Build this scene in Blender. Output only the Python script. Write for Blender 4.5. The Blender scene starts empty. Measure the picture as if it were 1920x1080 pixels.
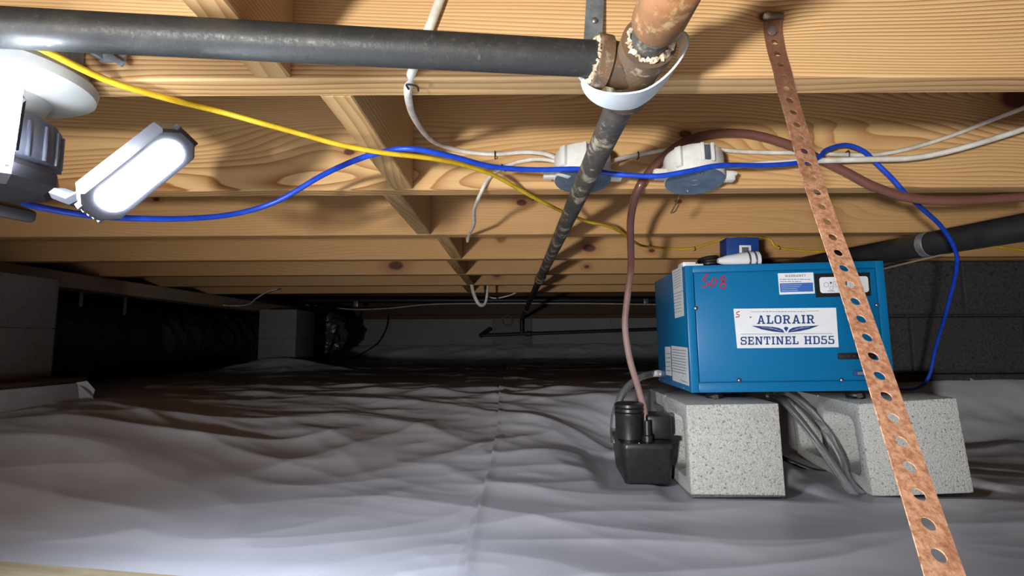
import bpy, bmesh, math, random
import numpy as np
from mathutils import Vector, Matrix
C = bpy.context.scene.collection
random.seed(7)

# ------------------------------------------------------------------ camera, world, light, exposure
FPX = 960.0                     # focal length in pixels of the 1920 px wide frame
PITCH = math.atan(100 / 960.0)
CAM = Vector((0, 0, 0.321))
RC = Matrix.Rotation(math.pi / 2 + PITCH, 3, 'X') @ Matrix.Rotation(math.radians(-0.3), 3, 'Z')
cd = bpy.data.cameras.new('camera'); cam = bpy.data.objects.new('camera', cd); C.objects.link(cam)
cam.matrix_world = Matrix.Translation(CAM) @ RC.to_4x4()
cd.sensor_width = 36; cd.lens = FPX / 1920 * 36; cd.clip_start = 0.01
bpy.context.scene.camera = cam
vs = bpy.context.scene.view_settings
vs.view_transform = 'Standard'; vs.look = 'None'; vs.gamma = 1; vs.use_curve_mapping = False
vs.exposure = 0.0
w = bpy.data.worlds.new('crawlspace_air'); bpy.context.scene.world = w; w.use_nodes = True
w.node_tree.nodes['Background'].inputs[0].default_value = (0.55, 0.6, 0.8, 1)
w.node_tree.nodes['Background'].inputs[1].default_value = 0.012


def lamp(name, loc, target, power, size, col, spread=180):
    l = bpy.data.lights.new(name, 'AREA'); l.shape = 'DISK'; l.size = size; l.energy = power; l.color = col
    l.spread = math.radians(spread)
    o = bpy.data.objects.new(name, l); C.objects.link(o); o.location = loc
    o.rotation_euler = (Vector(target) - Vector(loc)).to_track_quat('-Z', 'Y').to_euler()
    return o


lamp('hand_lamp', (-0.62, -0.95, 0.14), (0.62, 1.2, 0.42), 17, 0.11, (1.0, 0.975, 0.95), 110)
LED_STRENGTH = 400.0

JB = 0.6035                     # underside of the joists
JH, JT, SP = 0.235, 0.038, 0.405
def jfar(n): return 0.565 + SP * n
def jnear(n): return jfar(n) - JT

# ------------------------------------------------------------------ measuring helpers


def ray(px, py):
    return RC @ Vector(((px - 960) / FPX, (540 - py) / FPX, -1))


def P(px, py, Y):
    d = ray(px, py); t = Y / d.y
    return CAM + d * t


def Pz(px, py, z):
    d = ray(px, py); t = (z - CAM.z) / d.z
    return CAM + d * t


def Pplane(px, py, o, n):
    d = ray(px, py); t = (Vector(o) - CAM).dot(n) / d.dot(n)
    return CAM + d * t


def PP(lst): return [P(*a) for a in lst]


def ss(a, b, x):
    t = np.clip((np.asarray(x, float) - a) / (b - a), 0, 1); return t * t * (3 - 2 * t)

# ------------------------------------------------------------------ numpy noise
_rs = np.random.RandomState(3)
_perm = _rs.permutation(512); _perm = np.concatenate([_perm, _perm, _perm])
_ga = _rs.rand(512) * 2 * np.pi
_gx, _gy = np.cos(_ga), np.sin(_ga)


def perlin(x, y):
    x = np.asarray(x, float) + 1000; y = np.asarray(y, float) + 1000
    xi = np.floor(x).astype(int); yi = np.floor(y).astype(int); xf = x - xi; yf = y - yi
    def g(ix, iy):
        h = _perm[(_perm[ix & 511] + iy) & 511]; return _gx[h], _gy[h]
    u = xf ** 3 * (xf * (xf * 6 - 15) + 10); v = yf ** 3 * (yf * (yf * 6 - 15) + 10)
    def dot(ix, iy, dx, dy):
        a, b = g(ix, iy); return a * dx + b * dy
    n00 = dot(xi, yi, xf, yf); n10 = dot(xi + 1, yi, xf - 1, yf)
    n01 = dot(xi, yi + 1, xf, yf - 1); n11 = dot(xi + 1, yi + 1, xf - 1, yf - 1)
    return (n00 * (1 - u) + n10 * u) * (1 - v) + (n01 * (1 - u) + n11 * u) * v


def rid(x, y, p=1.6):
    return (1 - np.clip(np.abs(perlin(x, y)) * 1.9, 0, 1)) ** p

# ------------------------------------------------------------------ material helpers


class NT:
    def __init__(s, name):
        s.m = bpy.data.materials.new(name); s.m.use_nodes = True
        s.t = s.m.node_tree; s.b = s.t.nodes['Principled BSDF']
        s.out = s.t.nodes['Material Output']
        s.tc = s.t.nodes.new('ShaderNodeTexCoord')
        s.oi = s.t.nodes.new('ShaderNodeObjectInfo')

    def n(s, typ, **kw):
        x = s.t.nodes.new(typ)
        for k, v in kw.items(): setattr(x, k, v)
        return x

    def ln(s, a, b): s.t.links.new(a, b)

    def put(s, sock, v):
        if hasattr(v, 'is_output') or isinstance(v, bpy.types.NodeSocket): s.ln(v, sock)
        else: sock.default_value = v

    def ma(s, op, a, b=0.0, c=0.0, clamp=False):
        x = s.n('ShaderNodeMath', operation=op, use_clamp=clamp)
        s.put(x.inputs[0], a); s.put(x.inputs[1], b); s.put(x.inputs[2], c)
        return x.outputs[0]

    def coords(s, scale=(1, 1, 1), rnd=0.0, src='Object'):
        m = s.n('ShaderNodeMapping'); s.ln(s.tc.outputs[src], m.inputs[0]); m.inputs['Scale'].default_value = scale
        o = m.outputs[0]
        if rnd:
            v = s.n('ShaderNodeVectorMath', operation='ADD'); s.ln(o, v.inputs[0])
            s.ln(s.ma('MULTIPLY', s.oi.outputs['Random'], rnd), v.inputs[1]); o = v.outputs[0]
        return o

    def noise(s, vec, scale=1.0, detail=3, rough=0.5):
        x = s.n('ShaderNodeTexNoise'); s.ln(vec, x.inputs['Vector'])
        x.inputs['Scale'].default_value = scale; x.inputs['Detail'].default_value = detail
        x.inputs['Roughness'].default_value = rough
        return x.outputs['Fac']

    def voro(s, vec, scale):
        x = s.n('ShaderNodeTexVoronoi'); s.ln(vec, x.inputs['Vector']); x.inputs['Scale'].default_value = scale
        return x.outputs['Distance']

    def rng(s, v, a, b, c=0.0, d=1.0):
        x = s.n('ShaderNodeMapRange'); s.put(x.inputs[0], v)
        for i, q in enumerate((a, b, c, d)): x.inputs[i + 1].default_value = q
        return x.outputs[0]

    def mix(s, f, a, b, mode='MIX'):
        x = s.n('ShaderNodeMix', data_type='RGBA', blend_type=mode); s.put(x.inputs[0], f)
        for k, q in ((6, a), (7, b)):
            s.put(x.inputs[k], q if hasattr(q, 'links') else (*q, 1))
        return x.outputs[2]

    def bump(s, h, strength, dist=0.002):
        x = s.n('ShaderNodeBump'); x.inputs['Strength'].default_value = strength
        x.inputs['Distance'].default_value = dist; s.ln(h, x.inputs['Height']); s.ln(x.outputs[0], s.b.inputs['Normal'])

    def fin(s, col, rough=0.5, metal=0.0, spec=0.5):
        c = s.b.inputs['Base Color']
        s.put(c, col if hasattr(col, 'links') else (*col, 1))
        s.put(s.b.inputs['Roughness'], rough); s.put(s.b.inputs['Metallic'], metal)
        s.b.inputs['Specular IOR Level'].default_value = spec
        return s.m


def L(r, g, b):                 # sRGB 0-255 -> linear
    f = lambda c: ((c / 255 + 0.055) / 1.055) ** 2.4 if c > 10 else c / 255 / 12.92
    return (f(r), f(g), f(b))


def plain(name, c1, c2=None, scale=40, rough=0.5, metal=0.0, spec=0.5, bump=0.0, detail=4, lo=0.35, hi=0.65, stretch=(1, 1, 1)):
    t = NT(name)
    if c2 is None: c2 = tuple(x * 0.86 for x in c1)
    v = t.noise(t.coords(stretch, 7), scale, detail, 0.6)
    if bump: t.bump(v, bump)
    return t.fin(t.mix(t.rng(v, lo, hi), c1, c2), rough, metal, spec)


def wood(name, freq, light, dark, knots=(), warp=0.05, amp=1.0, tint=1.0, wx=0.9):
    """flat-sawn pine: growth lines along X, bent by a slow warp and by knots given in the board's own coordinates"""
    t = NT(name)
    sep = t.n('ShaderNodeSeparateXYZ'); t.ln(t.tc.outputs['Object'], sep.inputs[0])
    x, y, z = sep.outputs
    slow = t.noise(t.coords((wx, 1.5, 5.0), 13), 1.0, 2, 0.45)
    fine = t.noise(t.coords((3.0, 20, 20), 13), 1.0, 3, 0.5)
    g = t.ma('ADD', t.ma('MULTIPLY', z, freq), t.ma('MULTIPLY', y, freq * 0.45))
    g = t.ma('ADD', g, t.ma('MULTIPLY', slow, freq * warp * 4))
    g = t.ma('ADD', g, t.ma('MULTIPLY', fine, 0.9))
    mask = None; ring = None
    for kx, kz, kr in knots:
        dx = t.ma('MULTIPLY', t.ma('SUBTRACT', x, kx), 0.62); dz = t.ma('SUBTRACT', z, kz)
        d = t.ma('SQRT', t.ma('ADD', t.ma('MULTIPLY', dx, dx), t.ma('MULTIPLY', dz, dz)))
        g = t.ma('ADD', g, t.ma('MULTIPLY', t.ma('EXPONENT', t.ma('MULTIPLY', d, -0.45 / kr)), kr * freq * 2.2))
        k = t.rng(t.ma('ADD', d, t.ma('MULTIPLY', fine, kr * 0.5)), kr * 1.35, kr * 0.95)
        mask = k if mask is None else t.ma('MAXIMUM', mask, k)
        r2 = t.rng(d, kr * 3.0, kr * 0.8, 0, 0.6)
        ring = r2 if ring is None else t.ma('MAXIMUM', ring, r2)
    fr = t.ma('FRACT', g)
    saw = t.ma('MULTIPLY', t.ma('POWER', fr, 2.2), t.rng(fr, 0.93, 1.0, 1, 0))
    strength = t.rng(t.noise(t.coords((0.8, 2, 9), 31), 1.0, 2), 0.3, 0.7, 0.35, 1.0)
    fib = t.noise(t.coords((8, 350, 350), 5), 1.0, 3)
    blot = t.noise(t.coords((1.7, 6, 6), 17), 1.0, 3)
    f = t.ma('MULTIPLY', t.ma('MULTIPLY', saw, strength), amp * 1.5, clamp=True)
    col = t.mix(f, light, dark)
    col = t.mix(t.rng(fib, 0.35, 0.75, 0, 0.30), col, tuple(c * 0.55 for c in light))
    col = t.mix(t.rng(blot, 0.35, 0.75, 0, 0.42), col, (light[0] * 0.62, light[1] * 0.48, light[2] * 0.36))
    if ring is not None: col = t.mix(ring, col, (dark[0] * 0.8, dark[1] * 0.62, dark[2] * 0.5))
    if mask is not None: col = t.mix(mask, col, (0.085, 0.028, 0.016))
    rb = t.rng(t.oi.outputs['Random'], 0, 1, 0.86, 1.08)
    col = t.mix(1.0, col, t.n('ShaderNodeCombineColor').outputs[0], 'MULTIPLY') if False else col
    hs = t.n('ShaderNodeHueSaturation'); t.ln(col, hs.inputs['Color']); t.ln(t.ma('MULTIPLY', rb, tint), hs.inputs['Value'])
    t.bump(t.ma('ADD', t.ma('MULTIPLY', fib, 0.6), t.ma('MULTIPLY', f, 0.5)), 0.18, 0.001)
    return t.fin(hs.outputs[0], 0.62, 0, 0.3)


def iron(name, base, worn, rust, scale=30, worn_lo=0.62, rust_lo=0.60, rough=0.42, metal=0.55):
    t = NT(name)
    a = t.noise(t.coords((1, 1, 1), 9), scale, 6, 0.65); b = t.noise(t.coords((1, 1, 1), 21), scale * 0.5, 5, 0.7)
    c = t.noise(t.coords((1, 1, 1), 3), scale * 4, 4, 0.7)
    col = t.mix(t.rng(b, rust_lo - 0.1, rust_lo + 0.1), base, rust)
    col = t.mix(t.rng(a, worn_lo, worn_lo + 0.10, 0, 0.9), col, worn)
    col = t.mix(t.rng(c, 0.62, 0.75, 0, 0.4), col, worn)
    t.bump(t.ma('ADD', a, c), 0.25, 0.0008)
    return t.fin(col, t.rng(c, 0.3, 0.7, rough - 0.1, rough + 0.2), metal, 0.5)


def concrete(name, c1, c2, dark, scale=260, bump=0.6, rough=0.95):
    t = NT(name)
    v = t.coords((1, 1, 1), 5)
    a = t.noise(v, scale, 4, 0.7); b = t.noise(v, scale * 0.02, 3); d = t.voro(v, scale * 0.9); s = t.noise(v, scale * 0.55, 2)
    col = t.mix(t.rng(a, 0.35, 0.65), c1, c2)
    col = t.mix(t.rng(s, 0.60, 0.70, 0, 0.75), col, dark)
    col = t.mix(t.rng(b, 0.5, 0.75, 0, 0.45), col, tuple(q * 0.6 for q in c1))
    t.bump(t.ma('ADD', a, t.ma('MULTIPLY', d, 0.7)), bump, 0.003)
    return t.fin(col, rough, 0, 0.2)


def emit(name, col, strength):
    t = NT(name); t.b.inputs['Emission Color'].default_value = (*col, 1); t.b.inputs['Emission Strength'].default_value = strength
    v = t.noise(t.coords((1, 1, 1)), 300, 1)
    return t.fin(t.mix(v, (0.9, 0.9, 0.92), (0.85, 0.85, 0.88)), 0.3)


def clear(name, tint, rough=0.08, trans=0.9):
    t = NT(name); t.b.inputs['Transmission Weight'].default_value = trans; t.b.inputs['IOR'].default_value = 1.35
    v = t.noise(t.coords((1, 1, 1)), 60, 3)
    return t.fin(t.mix(v, tint, tuple(x * 0.85 for x in tint)), rough)

# ------------------------------------------------------------------ mesh helpers


class MB:
    def __init__(s): s.v = []; s.f = []

    def add(s, vs_, fs):
        o = len(s.v); s.v += [Vector(p) for p in vs_]; s.f += [[i + o for i in f] for f in fs]; return s

    def box(s, c, d, R=None):
        c = Vector(c); h = [q / 2 for q in d]; R = R or Matrix.Identity(3)
        vs_ = [c + R @ Vector((sx * h[0], sy * h[1], sz * h[2])) for sz in (-1, 1) for sy in (-1, 1) for sx in (-1, 1)]
        return s.add(vs_, [(0, 2, 3, 1), (4, 5, 7, 6), (0, 1, 5, 4), (2, 6, 7, 3), (0, 4, 6, 2), (1, 3, 7, 5)])

    def bbox(s, c, d, bev, R=None, seg=2):
        bm = bmesh.new(); bmesh.ops.create_cube(bm, size=1)
        for v in bm.verts: v.co = Vector((v.co.x * d[0], v.co.y * d[1], v.co.z * d[2]))
        bmesh.ops.bevel(bm, geom=bm.edges[:], offset=bev, segments=seg, affect='EDGES', profile=0.5)
        return s.bm(bm, Matrix.Translation(Vector(c)) @ (R or Matrix.Identity(3)).to_4x4())

    def bm(s, bm, M=None):
        M = M or Matrix.Identity(4); bm.verts.index_update()
        s.add([M @ v.co for v in bm.verts], [[v.index for v in f.verts] for f in bm.faces]); bm.free(); return s

    def lathe(s, prof, o, ax=(0, 0, 1), n=24, cap=True, a0=0.0):
        """prof: (radius, height) list along axis ax from o"""
        q = Vector((0, 0, 1)).rotation_difference(Vector(ax).normalized()).to_matrix(); o = Vector(o)
        vs_ = [o + q @ Vector((r * math.cos(a0 + 2 * math.pi * i / n), r * math.sin(a0 + 2 * math.pi * i / n), h)) for r, h in prof for i in range(n)]
        fs = [(k * n + i, k * n + (i + 1) % n, (k + 1) * n + (i + 1) % n, (k + 1) * n + i) for k in range(len(prof) - 1) for i in range(n)]
        if cap: fs += [list(range(n))[::-1], [(len(prof) - 1) * n + i for i in range(n)]]
        return s.add(vs_, fs)

    def cyl(s, a, b, r, n=20, r2=None):
        a, b = Vector(a), Vector(b); return s.lathe([(r, 0), (r if r2 is None else r2, (b - a).length)], a, b - a, n)

    def tube(s, pts, r, n=10, rx=None, radii=None, up=None):
        """round (or flat: r x rx) tube along a polyline"""
        pts = [Vector(p) for p in pts]; m = len(pts); rx = rx or r
        T = [(pts[min(i + 1, m - 1)] - pts[max(i - 1, 0)]).normalized() for i in range(m)]
        N = Vector(up) if up else (Vector((0, 0, 1)) if abs(T[0].z) < 0.9 else Vector((0, 1, 0)))
        vs_ = []
        for i in range(m):
            N = (N - T[i] * N.dot(T[i])).normalized(); B = T[i].cross(N); k = radii[i] if radii else 1
            vs_ += [pts[i] + (N * math.cos(2 * math.pi * j / n) * r + B * math.sin(2 * math.pi * j / n) * rx) * k for j in range(n)]
        fs = [(i * n + j, i * n + (j + 1) % n, (i + 1) * n + (j + 1) % n, (i + 1) * n + j) for i in range(m - 1) for j in range(n)]
        fs += [list(range(n))[::-1], [(m - 1) * n + j for j in range(n)]]
        return s.add(vs_, fs)

    def prism(s, poly, ax, a, b):
        """poly in the plane normal to world axis ax ('x','y','z'), pushed from a to b"""
        def q(u, v, w_): return {'x': (w_, u, v), 'y': (u, w_, v), 'z': (u, v, w_)}[ax]
        n = len(poly)
        return s.add([q(u, v, a) for u, v in poly] + [q(u, v, b) for u, v in poly],
                     [list(range(n))[::-1], list(range(n, 2 * n))] + [(i, (i + 1) % n, n + (i + 1) % n, n + i) for i in range(n)])

    def build(s, name, m, parent=None, smooth=35, recenter=False, fixn=True):
        me = bpy.data.meshes.new(name)
        vv = s.v; loc = Vector((0, 0, 0))
        if recenter and vv:
            a = np.array([tuple(p) for p in vv]); loc = Vector(((a[:, 0].min() + a[:, 0].max()) / 2, (a[:, 1].min() + a[:, 1].max()) / 2, a[:, 2].min()))
        me.from_pydata([tuple(p - loc) for p in vv], [], s.f)
        if fixn:
            b = bmesh.new(); b.from_mesh(me); bmesh.ops.recalc_face_normals(b, faces=b.faces[:]); b.to_mesh(me); b.free()
        if m: me.materials.append(m)
        if smooth:
            me.shade_smooth(); me.set_sharp_from_angle(angle=math.radians(smooth))
        me.update()
        o = bpy.data.objects.new(name, me); C.objects.link(o); o.location = loc
        if parent: o.parent = parent
        return o


def tag(o, label=None, cat=None, group=None, kind=None):
    for k, v in (('label', label), ('category', cat), ('group', group), ('kind', kind)):
        if v: o[k] = v
    return o


def empty(name, M=None, label=None, cat=None, group=None, kind=None):
    o = bpy.data.objects.new(name, None); C.objects.link(o); o.empty_display_size = 0.05
    if M is not None: o.matrix_world = M
    return tag(o, label, cat, group, kind)


def cr(pts, k=8):
    """Catmull-Rom through the points"""
    p = [Vector(q) for q in pts]; p = [p[0] * 2 - p[1]] + p + [p[-1] * 2 - p[-2]]; out = []
    for i in range(1, len(p) - 2):
        a, b, c, d = p[i - 1:i + 3]
        for j in range(k):
            t = j / k
            out.append(0.5 * ((2 * b) + (c - a) * t + (2 * a - 5 * b + 4 * c - d) * t * t + (3 * b - a - 3 * c + d) * t ** 3))
    return out + [p[-2]]


def rrect(u0, v0, u1, v1, r, k=4):
    out = []
    for cx, cy, a in ((u1 - r, v0 + r, -90), (u1 - r, v1 - r, 0), (u0 + r, v1 - r, 90), (u0 + r, v0 + r, 180)):
        for i in range(k + 1):
            t = math.radians(a + 90 * i / k); out.append((cx + r * math.cos(t), cy + r * math.sin(t)))
    return out

# ------------------------------------------------------------------ materials
LT, DK = L(206, 172, 120), L(150, 96, 46)
M = {}
M['pine_a'] = wood('pine_fine_grain', 210, L(218, 184, 132), L(146, 90, 40), [(0.281, 0.069, 0.007)], 0.03, 1.0)
M['pine_b'] = wood('pine_cathedral_grain', 95, L(212, 174, 120), L(140, 84, 38), [(0.329, 0.105, 0.008), (0.961, 0.172, 0.022), (-0.305, 0.074, 0.007), (-1.1, 0.12, 0.010)], 0.10, 0.95)
M['pine_c'] = wood('pine_pale_board', 120, L(200, 158, 106), L(160, 110, 62), [(0.027, 0.086, 0.009), (0.446, 0.087, 0.007), (-0.95, 0.1, 0.006)], 0.05, 0.5)
M['pine_d'] = wood('pine_board', 120, L(198, 156, 104), L(156, 106, 58), [(0.267, 0.036, 0.014), (0.482, 0.026, 0.007)], 0.05, 0.45)
M['pine_e'] = wood('pine_board_far', 120, L(196, 154, 104), L(150, 102, 58), [(-0.492, 0.039, 0.020), (0.317, 0.03, 0.008)], 0.05, 0.45)
M['pine_f'] = wood('pine_board_rear', 110, L(190, 150, 102), L(144, 98, 56), [(-0.075, 0.05, 0.012), (0.9, 0.05, 0.016)], 0.05, 0.45)
M['pine_block'] = wood('pine_offcut', 150, L(214, 180, 128), L(164, 116, 64), [], 0.05, 0.9)
M['girder_wood'] = wood('weathered_girder', 130, L(196, 176, 156), L(150, 128, 110), [], 0.05, 0.6)
M['old_wood'] = wood('old_dark_wood', 130, L(96, 74, 56), L(60, 44, 34), [], 0.05, 0.6)
M['ply'] = plain('subfloor_plywood', L(150, 116, 76), L(120, 88, 56), 9, 0.8)
M['earth'] = plain('earth', L(80, 68, 56), L(60, 50, 42), 20, 0.95)
M['black_pipe'] = iron('black_iron', (0.036, 0.037, 0.036), (0.20, 0.19, 0.16), (0.06, 0.056, 0.046), 70, 0.66, 0.62, 0.46, 0.35)
M['worn_pipe'] = iron('worn_black_iron', (0.070, 0.066, 0.060), (0.46, 0.40, 0.29), (0.13, 0.092, 0.06), 34, 0.53, 0.56, 0.5, 0.25)
M['rust'] = iron('rusty_malleable_iron', (0.115, 0.082, 0.056), (0.42, 0.35, 0.25), (0.20, 0.105, 0.045), 55, 0.56, 0.54, 0.6, 0.3)
M['rust_orange'] = iron('orange_rusted_iron', (0.19, 0.105, 0.055), (0.50, 0.35, 0.16), (0.30, 0.135, 0.05), 55, 0.53, 0.52, 0.6, 0.3)
M['dope'] = plain('pipe_sealant', L(226, 210, 180), L(150, 128, 98), 140, 0.8, bump=0.8)
M['strap_metal'] = None
M['hook'] = plain('white_plastic_hanger', L(206, 214, 216), L(184, 196, 200), 20, 0.4)
M['galv'] = plain('galvanized_steel', L(150, 158, 162), L(112, 120, 128), 60, 0.42, 0.5)
M['steel'] = plain('bright_steel', L(200, 202, 205), L(170, 172, 176), 90, 0.25, 0.9)
M['romex'] = plain('white_cable_jacket', L(226, 222, 212), L(196, 188, 172), 30, 0.5)
M['yellow'] = plain('yellow_cable_jacket', L(232, 196, 44), L(206, 164, 28), 40, 0.45)
M['blue'] = plain('blue_cable_jacket', L(30, 78, 206), L(22, 60, 176), 60, 0.38)
M['hose'] = plain('brown_stained_vinyl', L(140, 98, 84), L(104, 66, 56), 22, 0.28, spec=0.6)
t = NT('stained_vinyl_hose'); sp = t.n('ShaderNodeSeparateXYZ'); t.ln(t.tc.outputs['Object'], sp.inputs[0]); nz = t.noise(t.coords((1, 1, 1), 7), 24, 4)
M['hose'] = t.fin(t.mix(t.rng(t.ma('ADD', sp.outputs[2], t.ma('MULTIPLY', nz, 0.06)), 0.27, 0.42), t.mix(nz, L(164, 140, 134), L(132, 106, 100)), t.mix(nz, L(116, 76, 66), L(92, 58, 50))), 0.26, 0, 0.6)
M['wire_black'] = plain('black_wire', L(34, 32, 32), None, 40, 0.5)
M['box_white'] = plain('pale_plastic_box', L(222, 220, 214), L(200, 198, 192), 30, 0.5)
M['cover'] = plain('blue_grey_cover', L(120, 136, 150), L(96, 112, 128), 45, 0.42, 0.35)
M['cmu'] = concrete('concrete_block_grey', L(204, 205, 202), L(160, 161, 158), L(86, 88, 88), 360)
M['cmu_pier'] = concrete('pier_concrete', L(140, 136, 136), L(120, 116, 116), L(100, 98, 98), 160, 0.2)
M['cmu_dark'] = concrete('dark_coated_block', L(72, 72, 72), L(52, 52, 52), L(40, 40, 40), 120, 0.35)
M['wall'] = concrete('painted_wall', L(150, 156, 154), L(132, 138, 136), L(112, 116, 116), 60, 0.15)
M['wall_plain'] = concrete('rough_side_wall', L(120, 118, 116), L(100, 98, 96), L(80, 80, 80), 60, 0.2)
M['dblue'] = plain('blue_powder_coat', L(8, 110, 162), L(7, 103, 154), 260, 0.33, bump=0.06)
M['dblue_dark'] = plain('dark_washer_blue', L(8, 56, 104), None, 30, 0.5)  # darker blue of the washers behind the panel screws
M['white_label'] = plain('white_label', L(228, 232, 236), L(222, 226, 230), 20, 0.4)
M['ink_blue'] = plain('navy_print', L(36, 66, 124), None, 20, 0.5)
M['ink_mid'] = plain('blue_print', L(58, 104, 184), None, 20, 0.5)
M['ink_grey'] = plain('grey_print', L(96, 100, 108), None, 20, 0.5)
M['ink_pale'] = plain('pale_print', L(190, 204, 226), None, 20, 0.5)
M['ink_red'] = plain('red_marker', L(190, 28, 44), L(160, 24, 40), 200, 0.5)
M['black_plastic'] = plain('black_plastic', (0.012, 0.012, 0.014), (0.020, 0.020, 0.022), 80, 0.36, bump=0.1)
M['rubber'] = plain('black_rubber', (0.01, 0.01, 0.011), None, 60, 0.5)
M['glass_hose'] = clear('clear_vinyl', (0.97, 0.98, 0.99), 0.05, 0.93)
M['abs'] = plain('black_abs', (0.016, 0.016, 0.018), (0.024, 0.024, 0.026), 30, 0.45)
M['lamp_grey'] = plain('lamp_grey_plastic', L(92, 94, 104), L(70, 72, 82), 30, 0.4)
M['lamp_black'] = plain('lamp_black_plastic', (0.02, 0.02, 0.024), None, 30, 0.4)
M['porcelain'] = plain('white_porcelain', L(176, 177, 172), L(158, 158, 150), 14, 0.35)
M['led'] = emit('led_lens', (0.78, 0.87, 1.0), LED_STRENGTH)
M['cord'] = plain('pale_cord', L(206, 190, 160), None, 60, 0.7)
M['board'] = plain('pale_plywood', L(196, 184, 152), L(176, 160, 126), 12, 0.6, stretch=(1, 6, 6))
M['box_blue'] = plain('blue_carton', L(22, 66, 146), L(18, 56, 130), 20, 0.5)


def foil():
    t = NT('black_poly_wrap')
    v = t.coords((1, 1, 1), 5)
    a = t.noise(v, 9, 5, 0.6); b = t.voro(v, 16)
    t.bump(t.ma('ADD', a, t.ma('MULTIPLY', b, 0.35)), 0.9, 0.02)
    return t.fin(t.mix(a, (0.06, 0.06, 0.085), (0.09, 0.09, 0.12)), 0.26, 0, 0.7)  # black wrap lifted towards blue, haze painted into the base colour


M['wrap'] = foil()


def liner():
    t = NT('white_vapor_liner')
    v = t.coords((1, 1, 1))
    a = t.noise(v, 2.3, 4); b = t.noise(v, 900, 2); c = t.noise(v, 28, 4, 0.6); d = t.noise(v, 9, 5, 0.65)
    wv = t.n('ShaderNodeTexWave', bands_direction='X'); t.ln(v, wv.inputs[0]); wv.inputs['Scale'].default_value = 160
    wy = t.n('ShaderNodeTexWave', bands_direction='Y'); t.ln(v, wy.inputs[0]); wy.inputs['Scale'].default_value = 160
    h = t.ma('ADD', t.ma('MULTIPLY', wv.outputs['Fac'], 0.04), t.ma('MULTIPLY', wy.outputs['Fac'], 0.04))
    h = t.ma('ADD', h, t.ma('MULTIPLY', c, 0.5))
    t.bump(h, 0.25, 0.003)
    col = t.mix(t.rng(a, 0.35, 0.7), L(208, 210, 219), L(194, 196, 206))
    col = t.mix(t.rng(d, 0.62, 0.8, 0, 0.3), col, L(160, 154, 150))
    return t.fin(col, 0.42, 0, 0.45)


M['liner'] = liner()


def strapmat():
    t = NT('rusty_perforated_steel')
    v = t.coords((1, 1, 1), 0)
    a = t.noise(v, 240, 5, 0.7); b = t.noise(v, 35, 4, 0.6)
    col = t.mix(t.rng(a, 0.40, 0.62), L(208, 162, 130), L(160, 110, 80))
    col = t.mix(t.rng(b, 0.5, 0.72, 0, 0.6), col, L(142, 84, 54))
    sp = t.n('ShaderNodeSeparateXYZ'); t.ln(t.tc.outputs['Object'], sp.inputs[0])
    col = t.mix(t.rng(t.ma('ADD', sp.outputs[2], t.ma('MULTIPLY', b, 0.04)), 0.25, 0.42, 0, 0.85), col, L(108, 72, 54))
    t.bump(a, 0.4, 0.0008)
    return t.fin(col, 0.62, 0.25, 0.4)


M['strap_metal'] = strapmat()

# ------------------------------------------------------------------ setting: floor with its two liner sheets
PADS = [(0.34, 0.60, 1.09, 1.52, -0.010), (0.72, 0.98, 1.09, 1.50, -0.008), (0.22, 0.38, 1.16, 1.42, -0.004), (-1.3, -0.3, 0.40, 0.74, -0.004)]


def seam_x(Y): return -0.062 + 0.012 * (Y - 0.9) + 0.006 * np.sin(Y * 5)


def base_e(X, Y):
    X = np.asarray(X, float); Y = np.asarray(Y, float)
    rb = ss(0.05, 0.33, X)
    b = ss(0, 1, (Y - (1.1 + 0.42 * rb)) / (1.05 - 0.7 * rb))
    a = ss(0.35, 1.25, -X) * ss(0.75, 1.45, Y)
    e = 0.13 * (1 - (1 - a) * (1 - b))
    e = e + 0.15 * ss(5.0, 5.42, Y) + 0.09 * np.exp(-(((X + 1.5) / 0.3) ** 2 + ((Y - 3.36) / 0.22) ** 2))
    e = e + 0.05 * ss(1.66, 1.8, Y) * ss(0.75, 0.95, X) * (Y < 1.9)
    return e


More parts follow.
